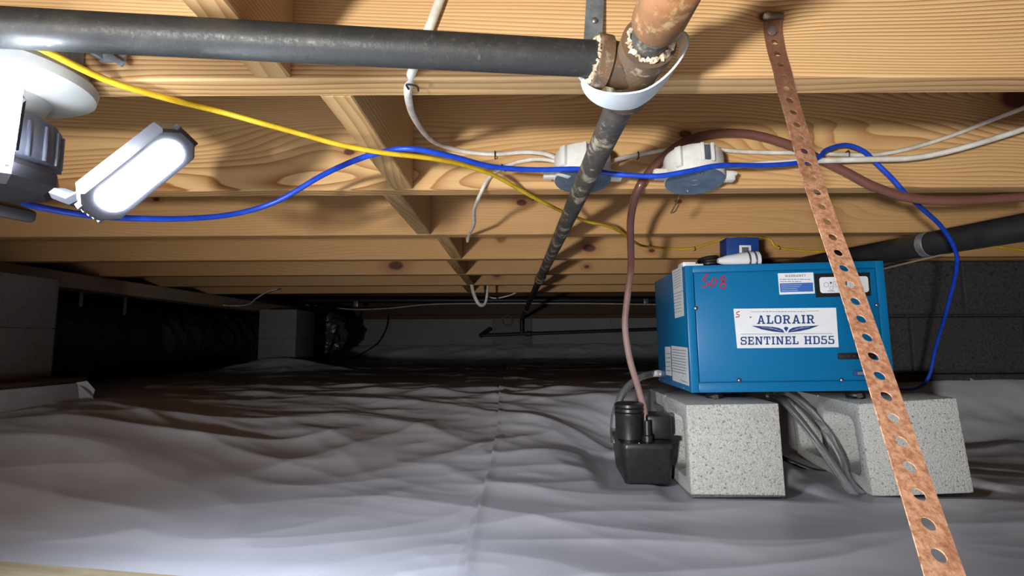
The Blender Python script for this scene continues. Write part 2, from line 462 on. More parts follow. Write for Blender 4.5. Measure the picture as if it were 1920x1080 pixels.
def wrinkles(X, Y):
    wx = perlin(X * 1.1 + 3, Y * 1.4) * 0.30; wy = perlin(X * 1.3, Y * 1.1 + 9) * 0.22
    x, y = X + wx, Y + wy
    def rot(a): c, s_ = math.cos(a), math.sin(a); return x * c - y * s_, x * s_ + y * c
    mid = 0.35 + 0.65 * ss(0.95, 1.5, Y)
    u, v = rot(0.22); h = 0.013 * (rid(u * 1.3, v * 4.2, 2.0) - 0.35) * mid
    u, v = rot(-0.35); h = h + 0.011 * (rid(u * 1.7 + 5, v * 5.5, 1.8) - 0.35) * mid
    u, v = rot(0.10); h = h + 0.0038 * (rid(u * 3.0 + 9, v * 8, 1.6) - 0.38) * ss(0.9, 1.6, Y)
    u, v = rot(0.5); h = h + 0.0030 * (rid(u * 4.2, v * 8.5, 2.4) - 0.3) * (0.3 + 0.7 * ss(1.0, 1.4, Y))
    u, v = rot(-0.2); h = h + 0.0010 * (rid(u * 8, v * 18, 2.4) - 0.3) * ss(1.1, 1.7, Y)
    u, v = rot(-0.15); h = h + 0.004 * (rid(u * 0.9, v * 3.0 + 2, 3.0) - 0.25)
    h = h + 0.010 * perlin(X * 1.7, Y * 1.9)
    # short puckers beside the seam
    d = seam_x(Y) - X
    puck = np.exp(-np.clip(d, 0, 9) / 0.035) * (d > 0.0) * ss(0.0, 0.008, d)
    h = h + puck * 0.0032 * (rid(Y * 11 + d * 6 + 2.5 * perlin(Y * 2.2, d * 9), d * 7 + 4, 2.5) - 0.2)
    flat = np.zeros_like(h)
    low = np.zeros_like(h)
    for x0, x1, y0, y1, lo in PADS:
        m = ss(x0 - 0.05, x0, X) * ss(-x1 - 0.05, -x1, -X) * ss(y0 - 0.06, y0, Y) * ss(-y1 - 0.05, -y1, -Y); flat = np.maximum(flat, m); low = np.minimum(low, lo * m)
    return h * (1 - flat) + low


def sheet(name, Xf, Ys, m, parent, off=0.0, edge=None):
    """Xf(Y) -> row of x values"""
    XX = np.array([Xf(y) for y in Ys]); YY = np.repeat(np.array(Ys)[:, None], XX.shape[1], 1)
    ZZ = base_e(XX, YY) + wrinkles(XX, YY) + off
    if edge is not None: ZZ = ZZ + edge(XX, YY)
    r, c = XX.shape
    co = np.stack([XX, YY, ZZ], -1).reshape(-1, 3)
    i = (np.arange(r - 1)[:, None] * c + np.arange(c - 1)[None]).ravel()
    q = np.stack([i, i + 1, i + c + 1, i + c], 1)
    me = bpy.data.meshes.new(name); me.vertices.add(len(co)); me.vertices.foreach_set('co', co.ravel())
    me.loops.add(q.size); me.loops.foreach_set('vertex_index', q.ravel().astype(np.int32))
    me.polygons.add(len(q)); me.polygons.foreach_set('loop_start', np.arange(0, q.size, 4, dtype=np.int32))
    me.update(calc_edges=True); me.materials.append(m); me.shade_smooth()
    o = bpy.data.objects.new(name, me); C.objects.link(o); o.parent = parent
    return o


Ys = list(np.linspace(-1.6, 0.6, 26)[:-1]) + list(0.6 * (5.42 / 0.6) ** np.linspace(0, 1, 430))
b = MB()
gx, gy = np.meshgrid(np.linspace(-3.2, 2.8, 40), np.linspace(-1.6, 5.5, 48)); ge = base_e(gx, gy) - 0.12
b.add([(x, y, z) for x, y, z in zip(gx.ravel(), gy.ravel(), ge.ravel())], [(i * 40 + j, i * 40 + j + 1, (i + 1) * 40 + j + 1, (i + 1) * 40 + j) for i in range(47) for j in range(39)])
floor = tag(b.build('floor', M['earth'], fixn=False), 'earth crawlspace floor under white plastic liner sheets', None, None, 'structure')
tl = np.linspace(0, 1, 300) ** 1.35
tr = np.linspace(0, 1, 280) ** 1.25
lip = lambda X, Y: 0.0025 * np.exp(-((X - seam_x(Y)) / 0.010) ** 2)
s1 = sheet('liner_sheet', lambda y: (seam_x(y) + 0.10 - (seam_x(y) + 0.10 + 3.2) * tl)[::-1], Ys, M['liner'], floor)
s2 = sheet('liner_sheet', lambda y: seam_x(y) + (2.8 - seam_x(y)) * tr, Ys, M['liner'], floor, 0.005, lip)

# ------------------------------------------------------------------ ceiling: subfloor, joists, blocking, girder
ceil = MB().box((-0.2, 1.95, JB + JH + 0.01), (6.0, 7.1, 0.02)).build('ceiling', M['ply'], smooth=0)
tag(ceil, 'plywood subfloor carried by a row of pine joists', None, None, 'structure')
jm = {0: 'pine_a', 1: 'pine_b', 2: 'pine_c', 3: 'pine_d', 4: 'pine_e', 5: 'pine_f'}
for n in range(-5, 7):
    m = M[jm.get(n, 'pine_f')]
    bm_ = MB().bbox((0, 0, JH / 2), (5.9, JT, JH), 0.002, seg=1)
    o = bm_.build('joist', m, ceil, smooth=20); o.location = (-0.2, (jfar(n) + jnear(n)) / 2, JB)
    o.location.x = 0
blk = {0: (537, 138), 1: (775, 357), 2: (808, 440), 3: (868, 488), 4: (872, 512)}
for n in range(0, 7):
    xr = Pz(*blk[n], JB).x if n in blk else (-0.19 if n % 2 else -0.22)
    o = MB().bbox((0, 0, JH / 2), (SP - JT - 0.002, JT, JH), 0.002, seg=1).build('blocking', M['pine_block'], ceil, smooth=20)
    o.rotation_euler = (0, 0, math.pi / 2); o.location = (xr - JT / 2, jnear(n) - (SP - JT) / 2, JB + 0.001)
g = MB()
g.bbox((0, 0, 0.031), (4.9, 0.115, 0.062), 0.003, seg=1)
o = g.build('girder', M['girder_wood'], ceil, smooth=20); o.rotation_euler = (0, 0, math.pi / 2); o.location = (-1.755 - 0.0575, 2.95, JB - 0.062)

# ------------------------------------------------------------------ walls
wb = MB().box((-0.2, 5.5, 0.26), (6.0, 0.16, 0.60)).build('wall_back', M['wall'], smooth=0); tag(wb, 'pale painted foundation wall at the far end', None, None, 'structure')
MB().bbox((-0.2, 5.48, JB - 0.022), (5.9, 0.16, 0.040), 0.003, seg=1).build('sill_plate', M['old_wood'], wb)
MB().bbox((-0.2, 5.52, JB + 0.118), (5.9, 0.04, 0.235), 0.003, seg=1).build('rim_joist', M['old_wood'], wb)
# patch of mortar around an old pipe sleeve
MB().bbox((0.0, 5.415, 0.43), (0.42, 0.02, 0.28), 0.006).build('mortar_patch', M['cmu_pier'], wb)
MB().lathe([(0.06, 0), (0.06, 0.03), (0.045, 0.03), (0.045, 0.0)], (-0.05, 5.405, 0.54), (0, -1, 0), 24, False).build('pipe_sleeve', M['wall_plain'], wb)
tag(MB().box((-3.2, 1.95, 0.45), (0.1, 7.2, 0.9)).build('wall_left', M['wall_plain'], smooth=0), 'side foundation wall left of the duct', None, None, 'structure')
tag(MB().box((-0.2, -1.62, 0.45), (6.1, 0.08, 0.9)).build('wall_front', M['wall_plain'], smooth=0), 'foundation wall behind the viewer', None, None, 'structure')
wr = MB().box((1.775, 1.92, 0.27), (1.95, 0.16, 0.66)).box((2.75, 0.15, 0.45), (0.1, 3.5, 0.9)).box((2.75, 3.7, 0.45), (0.1, 3.5, 0.9)).build('wall_right', M['cmu_dark'], smooth=0)
tag(wr, 'dark coated block wall behind the blue dehumidifier', None, None, 'structure')
for r, (z0, off) in enumerate(((0.012, 0.0), (0.210, 0.2), (0.408, 0.0))):
    x = 0.80 - off
    while x < 2.68:
        x0, x1 = max(x, 0.80), min(x + 0.39, 2.69)
        if x1 - x0 > 0.03:
            o = MB().bbox((0, 0, 0.094), (x1 - x0, 0.05, 0.188), 0.004, seg=1).build('concrete_block', M['cmu_dark'], wr)
            o.location = ((x0 + x1) / 2, 1.825 + random.uniform(-0.002, 0.002), z0)
        x += 0.40

# ------------------------------------------------------------------ piers, footing, duct on the left
p1 = empty('pier', Matrix.Translation((-1.755, 1.57, 0.213)), 'near block pier with a rounded corner at the left edge under the girder', 'pier')
for z0, h in ((0.0, 0.157), (0.161, 0.165)):
    b = MB(); pr = rrect(-0.195, -0.195, 0.195, 0.195, 0.018); b.prism(pr, 'z', z0, z0 + h); b.build('concrete_block', M['cmu_pier'], p1)
MB().prism(rrect(-0.19, -0.19, 0.19, 0.19, 0.018), 'z', 0.155, 0.163).build('mortar_joint', M['wall_plain'], p1)
ft = empty('footing', Matrix.Translation((-1.74, 1.46, 0.12)), 'low white wrapped footing with a brown top board under the near pier', 'footing')
b = MB(); N = 40
for i in range(N + 1):
    pass
b.bbox((0, 0, 0.039), (0.70, 0.46, 0.078), 0.008); b.build('footing_wrap', M['liner'], ft)
MB().bbox((0.0, 0.0, 0.086), (0.705, 0.462, 0.014), 0.003).build('top_board', M['old_wood'], ft)
b = MB()   # torn flap of liner standing off the far corner
fl = [(0.352, 0.20, 0.078), (0.352, 0.232, 0.08), (0.37, 0.245, 0.05), (0.36, 0.25, 0.025), (0.40, 0.262, -0.01), (0.352, 0.22, -0.01)]
b.add(fl + [(x - 0.004, y - 0.004, z) for x, y, z in fl], [(0, 1, 2, 3, 4, 5), (11, 10, 9, 8, 7, 6)] + [(i, (i + 1) % 6, 6 + (i + 1) % 6, 6 + i) for i in range(6)])
b.build('liner_flap', M['liner'], ft)
p2 = empty('pier', Matrix.Translation((-1.565, 3.58, 0.16)), 'far narrow block pier at the end of the wrapped duct', 'pier')
for z0, h in ((0.0, 0.187), (0.191, 0.189)):
    MB().prism(rrect(-0.125, -0.16, 0.125, 0.16, 0.006), 'z', z0, z0 + h).build('concrete_block', M['cmu_pier'], p2)
MB().prism(rrect(-0.121, -0.156, 0.121, 0.156, 0.006), 'z', 0.185, 0.193).build('mortar_joint', M['wall_plain'], p2)


def wrapped(path, rad, n=40, seed=0, amp=0.02, squash=1.0, crush=lambda t: 0.0):
    b = MB(); b.tube(path, 1, n); m = len(path); out = []
    for i in range(m):
        for j in range(n):
            a = 2 * math.pi * j / n; v = b.v[i * n + j] - path[i]
            k = rad(i / (m - 1)) + amp * float(rid(i * 0.16 + seed, math.cos(a) * 2.2 + math.sin(a) * 1.3 + seed, 2)) + amp * 0.7 * float(perlin(i * 0.5, j * 0.45 + seed)) + crush(i / (m - 1)) * float(perlin(i * 2.3, j * 1.7 + seed))
            v = v * k; v.z *= squash; out.append(path[i] + v)
    b.v = out
    return b


dp = cr([(-2.14, 1.95, 0.345), (-2.14, 2.6, 0.345), (-2.15, 3.3, 0.335), (-2.16, 3.95, 0.33), (-2.12, 4.3, 0.32)], 22)
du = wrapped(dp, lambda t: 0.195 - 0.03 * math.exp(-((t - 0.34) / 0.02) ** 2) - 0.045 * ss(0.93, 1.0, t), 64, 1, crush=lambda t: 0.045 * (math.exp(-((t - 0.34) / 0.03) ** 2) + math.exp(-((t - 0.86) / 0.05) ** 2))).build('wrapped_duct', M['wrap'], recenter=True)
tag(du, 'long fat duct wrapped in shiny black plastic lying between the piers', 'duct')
for y0 in (2.35, 2.62):
    b = MB(); b.box((-1.985, y0, 0.505), (0.003, 0.018, 0.20))
    s_ = b.build('hanger_strap', M['hook'], du); s_.location = -du.location
dp2 = cr([(-1.78, 4.35, 0.50), (-1.62, 4.33, 0.48), (-1.52, 4.3, 0.40), (-1.55, 4.25, 0.29), (-1.57, 4.2, 0.17)], 10)
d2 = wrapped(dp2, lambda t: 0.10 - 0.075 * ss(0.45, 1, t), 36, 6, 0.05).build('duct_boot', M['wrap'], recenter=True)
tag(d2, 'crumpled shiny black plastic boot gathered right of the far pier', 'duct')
tag(MB().tube(cr([P(640, 590, 4.3), P(630, 625, 4.2), P(612, 665, 4.1), P(600, 688, 4.0)]), 0.006, 8).build('drawstring', M['wire_black'], recenter=True), 'dark tie cord slanting down from the crumpled duct boot', 'cord')
tag(MB().tube(cr([P(728, 592, 5.36), P(724, 615, 5.36), P(708, 643, 5.34), P(680, 662, 5.2), P(640, 678, 5.0), P(600, 690, 4.8)]), 0.007, 8).build('hanging_cord', M['wire_black'], recenter=True), 'black cord hanging in a curve across the far wall', 'cord')

# ------------------------------------------------------------------ pipes
PZ = JB - 0.0215
T0 = Vector((0.1215, 0.470, PZ))
a, bq = P(-160, 43, 0.398), P(1112, 113, 0.462)
hp = empty('gas_pipe', Matrix.Translation(bq), 'black iron pipe crossing the top left of the ceiling', 'pipe')
MB().cyl(a - bq, Vector((0.022, 0, 0)), 0.0165, 28).build('pipe_body', M['black_pipe'], hp)
# tee
tee = empty('pipe_tee', Matrix.Translation(T0), 'rusty iron tee fitting joining the pipes in the white hanger', 'fitting')
ax = Vector((-0.005, 1, 0)).normalized(); bx = (bq - T0).normalized()
MB().lathe([(0.0205, -0.045), (0.0245, -0.045), (0.0245, -0.030), (0.0215, -0.026), (0.0215, 0.026), (0.0245, 0.030), (0.0245, 0.048), (0.0205, 0.048)], (0, 0, 0), ax, 32).build('tee_run', M['rust'], tee)
MB().lathe([(0.0205, 0.0), (0.0205, 0.028), (0.0245, 0.031), (0.0245, 0.043), (0.020, 0.043)], (0, 0, 0), bx, 32).build('tee_branch', M['rust'], tee)
b = MB(); rr_ = random.Random(5)
for q, o_ in ((ax, -0.046), (bx, 0.0435)):
    q_ = Vector((0, 0, 1)).rotation_difference(q).to_matrix()
    pts = [q_ @ Vector((r_ * math.cos(t), r_ * math.sin(t), o_ + math.copysign(rr_.uniform(-.001, .003), o_))) for t in np.linspace(0, 2 * math.pi, 90) for r_ in (rr_.uniform(0.0175, 0.0200),)]
    b.tube(pts, 0.0016, 5, 0.0028, radii=[rr_.uniform(0.3, 1.5) for _ in pts])
b.build('pipe_sealant', M['dope'], tee)
# near nipple + coupling
nip = empty('pipe_coupling', Matrix.Translation(T0 + Vector((0, -0.05, 0))), 'orange rusted pipe coupling at the top edge before the tee', 'fitting')
MB().cyl((0, 0.012, 0), (0, -0.040, 0), 0.0166, 28).build('pipe_nipple', M['worn_pipe'], nip)
MB().lathe([(0.0175, 0), (0.0205, 0.002), (0.0222, 0.006), (0.0222, 0.050), (0.0205, 0.054), (0.0175, 0.056)], (0, -0.018, 0), (0, -1, 0), 32).build('coupling_body', M['rust_orange'], nip)
MB().cyl((0, -0.05, 0), (0, -0.42, 0), 0.0166, 28).build('pipe_stub', M['worn_pipe'], nip)
# long run to the back
rp = empty('drain_pipe', Matrix.Translation((0.1215, 0.5, PZ)), 'worn black iron pipe running under the joists to the far wall', 'pipe')
e1 = Vector((-0.024, 4.78, -0.03))
def along(t): return Vector((0, 0, 0)) + e1 * t
y2t = lambda y: (y - 0.5) / 4.78
MB().cyl(along(0), along(y2t(2.03)), 0.0162, 28).build('pipe_section', M['worn_pipe'], rp)
MB().cyl(along(y2t(2.03)), along(1), 0.0150, 24).build('pipe_section', M['black_pipe'], rp)
for y in (1.985, 2.07, 3.86):
    MB().lathe([(0.017, 0), (0.0205, 0.004), (0.0205, 0.035), (0.017, 0.04)], along(y2t(y)), e1, 24).build('pipe_collar', M['rust'], rp)
c0 = Vector((0.1215, 0.5, PZ)) + e1
dn = empty('supply_pipe', Matrix.Translation(c0), 'thin black pipe along the far wall with an elbow', 'pipe')
za = P(964, 627, 5.28).z - c0.z
MB().tube([Vector((0, -0.02, 0)), Vector((0, 0.0, -0.004)), Vector((0.0, 0.0, za))], 0.019, 12).build('drop_pipe', M['black_pipe'], dn)
l_, r_ = P(904, 629, 5.28) - c0, P(1440, 610, 5.28) - c0
MB().cyl(l_, r_, 0.017, 14).build('pipe_run', M['black_pipe'], dn)
MB().tube([l_ + Vector((-0.02, 0, -0.005)), l_ + Vector((0.08, 0.06, 0.07))], 0.024, 10).build('elbow', M['black_pipe'], dn)
q = P(986, 626, 5.28) - c0; MB().cyl(q, q + (r_ - l_).normalized() * 0.05, 0.026, 14).build('pipe_collar', M['black_pipe'], dn)


# perforated white hanger hooked round the tee
def ribbon(pts, side, wd, th):
    """flat band along pts; side = width direction per point"""
    b = MB(); m = len(pts); vs_ = []
    for i in range(m):
        T = (pts[min(i + 1, m - 1)] - pts[max(i - 1, 0)]).normalized(); S = side[i].normalized(); Nn = T.cross(S).normalized()
        for u, v in ((-.5, -.5), (.5, -.5), (.5, .5), (-.5, .5)): vs_.append(pts[i] + S * wd[i] * u + Nn * th * v)
    fs = [(i * 4 + j, i * 4 + (j + 1) % 4, (i + 1) * 4 + (j + 1) % 4, (i + 1) * 4 + j) for i in range(m - 1) for j in range(4)]
    b.add(vs_, fs + [(3, 2, 1, 0), ((m - 1) * 4, (m - 1) * 4 + 1, (m - 1) * 4 + 2, (m - 1) * 4 + 3)])
    return b


hk = empty('pipe_hanger', Matrix.Translation(T0), 'pale plastic pipe hanger cupped under the rusty tee', 'hanger')
ctr = Vector((0.002, 0.012, 0.003)); pts = []; sd = []; wd = []
for t in np.linspace(math.radians(186), math.radians(392), 40):
    k = (t - math.radians(186)) / math.radians(206)
    pts.append(ctr + Vector((-0.004 + (0.050 if math.cos(t) < 0 else 0.040) * math.cos(t), -0.006 - 0.030 * max(0, math.cos(t)) ** 2, 0.032 * math.sin(t) + 0.008 * math.cos(t))))
    sd.append(Vector((0.0, 1, 0.05))); wd.append(0.010 + 0.032 * math.sin(math.pi * k) ** 1.2)
ribbon(pts, sd, wd, 0.0018).build('hanger_cup', M['hook'], hk)
s0 = P(1110, 100, 0.51) - T0; s1_ = P(1118, -40, 0.522) - T0
ribbon([s0 + (s1_ - s0) * k for k in np.linspace(0, 1, 6)], [Vector((1, 0.1, 0))] * 6, [0.0195] * 6, 0.0018).build('hanger_arm', M['galv'], hk)
q = P(1115, 38, 0.512) - T0; MB().lathe([(0.003, 0), (0.003, 0.001), (0.0012, 0.002)], q, (0, -1, 0), 12).build('nail_head', M['steel'], hk)
ribbon([pts[0], pts[0] + Vector((-.001, .012, .012)), s0 + Vector((0, 0, 0.004))], [Vector((0.3, 1, 0)), Vector((.6, .8, 0)), Vector((1, 0.1, 0))], [0.012, 0.016, 0.0195], 0.0018).build('hanger_bend', M['hook'], hk)

# ------------------------------------------------------------------ cables


def cable(name, px, r, m, label, cat='cable', rx=None, k=8, n=10, up=None):
    return tag(MB().tube(cr(PP(px), k), r, n, rx, up=up).build(name, m, recenter=True, smooth=60), label, cat)


F1, F2, F3, F4 = jnear(0) - 0.006, jnear(1) - 0.007, jnear(2) - 0.006, jnear(3) - 0.006
cable('white_cable', [(850, -70, F1), (825, 0, F1), (800, 65, F1), (778, 120, F1), (768, 152, 0.535), (765, 178, 0.565), (774, 215, 0.66), (796, 250, 0.78), (822, 270, 0.88), (870, 284, F2), (928, 289, F2), (985, 285, F2), (1025, 289, 0.895), (1052, 302, 0.885)], 0.0042, M['romex'], 'white cable coming down from the top centre into the near junction box', rx=0.0052)
cable('white_cable', [(1050, 306, 0.885), (1020, 299, 0.895), (985, 301, F2), (945, 313, F2), (918, 332, F2), (900, 365, 0.93), (889, 395, 1.05), (889, 420, 1.15), (880, 440, 1.30), (877, 452, 1.36), (876, 446, 1.395)], 0.0036, M['romex'], 'white cable dropping from the near junction box under the next joist', rx=0.0046)
cable('white_cable', [(1135, 312, 0.885), (1155, 300, 0.905), (1197, 290, F2), (1250, 281, F2), (1310, 276, F2), (1370, 283, F2), (1440, 286, F2), (1510, 287, F2), (1580, 290, F2), (1640, 290, F2), (1700, 280, F2), (1780, 256, F2), (1860, 225, 0.915), (1925, 200, 0.90), (1990, 170, 0.89)], 0.0040, M['romex'], 'upper white cable running behind the far junction box to the right edge', rx=0.0048)
cable('white_cable', [(1350, 314, 0.885), (1400, 309, 0.91), (1470, 304, 0.905), (1545, 301, 0.892), (1620, 299, 0.892), (1700, 297, 0.892), (1760, 288, 0.888), (1830, 270, 0.88), (1925, 240, 0.87), (1990, 215, 0.86)], 0.0052, M['romex'], 'lower thicker white cable sweeping from the far junction box to the right edge', rx=0.0062)
cable('yellow_cable', [(-20, 40, 0.45), (40, 70, 0.455), (75, 90, 0.46), (200, 150, 0.51), (300, 181, 0.545), (400, 206, 0.60), (480, 228, 0.62), (560, 250, 0.645), (640, 272, 0.67), (715, 286, 0.69), (800, 296, 0.72), (860, 307, 0.765), (920, 326, 0.83), (960, 347, 0.885), (1000, 370, 0.955), (1028, 384, 1.01), (1055, 397, 1.09), (1100, 415, 1.13), (1140, 424, 1.20), (1172, 440, 1.32), (1195, 457, 1.45), (1212, 462, 1.62), (1250, 466, 1.72), (1296, 466, 1.73), (1340, 453, 1.73), (1385, 443, 1.73), (1440, 448, 1.73), (1462, 465, 1.73), (1550, 472, 1.73), (1650, 466, 1.73), (1760, 459, 1.73), (1860, 462, 1.73), (1940, 472, 1.73)], 0.0036, M['yellow'], 'yellow cable looping from the top left to the blue carton', rx=0.0050)
cable('blue_cable', [(-60, 345, 0.62), (0, 368, 0.62), (60, 385, 0.62), (140, 400, 0.64), (220, 408, 0.68), (340, 410, 0.74), (440, 401, 0.80), (520, 377, 0.82), (600, 331, 0.80), (660, 303, 0.745), (710, 287, 0.715), (770, 279, 0.70), (850, 294, 0.73), (920, 312, 0.77), (1000, 318, 0.80), (1090, 317, 0.82), (1150, 326, 0.815), (1230, 330, 0.81), (1290, 321, 0.81), (1350, 310, 0.82), (1430, 310, 0.85), (1500, 305, 0.87), (1535, 295, 0.88), (1550, 281, 0.89), (1585, 272, 0.905), (1618, 283, 0.91), (1642, 305, 0.915), (1672, 334, 0.918), (1700, 365, 0.93), (1730, 392, 0.99), (1765, 425, 1.05), (1788, 462, 1.10), (1794, 500, 1.15), (1777, 575, 1.27), (1755, 650, 1.39), (1742, 705, 1.43), (1722, 727, 1.45), (1690, 731, 1.44), (1650, 727, 1.42), (1600, 722, 1.42)], 0.0042, M['blue'], 'bright blue cord draped across the joists down to the dehumidifier', 'cord', k=8)
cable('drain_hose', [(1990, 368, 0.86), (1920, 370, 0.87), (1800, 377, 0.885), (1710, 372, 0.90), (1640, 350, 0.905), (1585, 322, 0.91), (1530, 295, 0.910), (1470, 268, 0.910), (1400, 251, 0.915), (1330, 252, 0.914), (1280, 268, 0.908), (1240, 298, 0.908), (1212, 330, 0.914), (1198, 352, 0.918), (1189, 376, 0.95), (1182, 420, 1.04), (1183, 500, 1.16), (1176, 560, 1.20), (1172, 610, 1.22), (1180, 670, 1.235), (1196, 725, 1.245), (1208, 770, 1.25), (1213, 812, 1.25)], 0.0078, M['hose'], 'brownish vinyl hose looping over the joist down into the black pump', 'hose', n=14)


cable('bare_wire', [(1276, 356, 0.915), (1272, 372, 0.955), (1262, 392, 1.0), (1258, 399, 1.01), (1266, 396, 1.0), (1273, 384, 0.98)], 0.0016, M['rust'], 'small rusty wire loop hanging below the far junction box')


def staple(px, py, Y, ang, label, s=0.011):
    c = P(px, py, Y); R = Matrix.Rotation(math.radians(ang), 3, 'Y'); b = MB()
    prof = [Vector((-.0055, 0.010, -s * 0.0)), Vector((-.0055, 0, 0)), Vector((.0055, 0, 0)), Vector((.0055, 0.010, 0))]
    b.tube([c + R @ q for q in cr(prof, 4)], 0.0012, 6)
    tag(b.build('cable_staple', M['wire_black'], recenter=True), label, 'staple')


staple(772, 160, 0.528, 10, 'dark staple pinning the white cable under the nearest joist')
staple(928, 289, F2 - 0.006, 90, 'dark staple on the white cable left of the near junction box')
staple(944, 313, F2 - 0.006, 60, 'dark staple on the white cable bending down left of the near box')
staple(1197, 290, F2 - 0.006, 90, 'dark staple on the cable between the two junction boxes')
staple(1592, 288, F2 - 0.006, 90, 'dark staple on the white cable right of the rusty strap')
staple(997, 368, 0.955, 60, 'pale staple on the yellow cable beside the worn pipe')
staple(1303, 466, 1.722, 90, 'small staple on the yellow cable above the dehumidifier')
staple(1462, 464, 1.722, 60, 'small staple on the yellow cable right of the blue carton')

# junction boxes on the second joist


def jbox(px, py, r, label, flip):
    o_ = P(px, py, jnear(1) - r - 0.004)
    R = Matrix.Rotation(math.radians(-9), 4, 'X') @ Matrix.Rotation(math.radians(2), 4, 'Y')
    e = empty('junction_box', Matrix.Translation(o_) @ R, label, 'junction box', 'round junction boxes on the second joist')
    h = 0.046
    b = MB(); b.lathe([(r * 0.98, 0.0), (r, 0.002), (r, h - 0.004), (r * 0.97, h)], (0, 0, 0), (0, 0, 1), 48)
    b.build('box_body', M['box_white'], e, smooth=40)
    for s_ in (-1, 1): MB().bbox((s_ * 0.0085 + 0.006, -r - 0.001, h * 0.62), (0.006, 0.005, h * 0.72), 0.001).build('clamp_rib', M['box_white'], e)
    b = MB(); b.bbox((-r * 0.72, -r * 0.72, h * 0.55), (0.012, 0.012, h * 0.8), 0.002, Matrix.Rotation(math.radians(45), 3, 'Z'))
    b.build('cable_clamp', M['box_white'], e)
    MB().bbox((0.006, -r - 0.0002, h * 0.62), (0.009, 0.004, h * 0.60), 0.001).build('knockout_slot', M['lamp_grey'], e)
    for s_ in (-1, 1):
        b = MB(); b.bbox((s_ * (r + 0.008), 0.0, 0.011), (0.022, 0.014, 0.018), 0.002)
        b.bbox((s_ * (r + 0.013), -0.004, 0.014), (0.018, 0.010, 0.006), 0.001); b.build('mounting_ear', M['box_white'], e)
    cv = MB().lathe([(r * 0.5, 0), (r * 0.97, 0.0), (r * 0.985, -0.001), (r * 0.97, -0.0022), (r * 0.3, -0.0028), (0.012, -0.0028)], (0, 0, 0), (0, 0, 1), 48).build('box_cover', M['cover'], e)
    for x_, y_ in ((0.0, r * 0.72), (0.0, -r * 0.72)):
        MB().lathe([(0.0034, 0), (0.0034, 0.0012), (0.001, 0.0022)], (x_, y_, -0.0025), (0, 0, -1), 12).build('screw', M['steel'], cv)
    MB().lathe([(0.010, 0), (0.010, 0.0008), (0.0085, 0.0008), (0.0085, 0)], (0, 0, -0.0028), (0, 0, -1), 24, False).build('knockout_ring', M['galv'], cv)
    return e


e = jbox(1092, 338, 0.050, 'round white junction box half hidden behind the worn pipe', 0)
MB().bbox((-0.036, -0.022, -0.0034), (0.026, 0.009, 0.001), 0.0002, Matrix.Rotation(0.5, 3, 'Z')).build('white_tag', M['white_label'], e)
jbox(1302, 340, 0.051, 'round white junction box in plain view right of the brown hose', 0)

# ------------------------------------------------------------------ rusty perforated strap
anchor = []
for px, py, Y, wpx in ((1452, 22, 0.524, 36), (1449, 42, 0.522, 36), (1450, 62, 0.519, 36), (1456, 95, 0.512, 37), (1466, 130, 0.503, 38), (1474, 165, 0.494, 39), (1490, 220, 0.478, 43), (1510, 290, 0.460, 47), (1535, 370, 0.438, 50), (1563, 450, 0.417, 54), (1595, 540, 0.390, 59), (1628, 640, 0.362, 64), (1664, 750, 0.331, 70), (1700, 860, 0.304, 76), (1738, 975, 0.280, 83), (1775, 1090, 0.258, 90), (1795, 1160, 0.245, 94)):
    anchor.append((P(px, py, Y), None))
cl = cr([q for q, _ in anchor], 12)
# resample evenly
d = [0.0]
for i in range(1, len(cl)): d.append(d[-1] + (cl[i] - cl[i - 1]).length)
Lt = d[-1]
def at(s_):
    i = min(max(int(np.searchsorted(d, s_)) - 1, 0), len(cl) - 2); t = (s_ - d[i]) / max(d[i + 1] - d[i], 1e-9); return cl[i].lerp(cl[i + 1], t)
HW = 0.0098
s_vis = next(d[i] for i in range(len(cl)) if cl[i].z <= P(1767, 1066, 0.262).z)
PITCH_H = s_vis / 33.0; ncell = int(Lt / PITCH_H)
b = MB(); K = 20
def strap_pt(s_, u, off):
    s_ = min(max(s_, 0), Lt); c = at(s_); T = (at(min(s_ + .004, Lt)) - at(max(s_ - .004, 0))).normalized()
    side = Vector((1, 0.10 - 0.25 * math.exp(-s_ / 0.05), 0)); side = (side - T * side.dot(T)).normalized(); Nn = T.cross(side).normalized()
    return c + side * u + Nn * off
TH_ = 0.0004
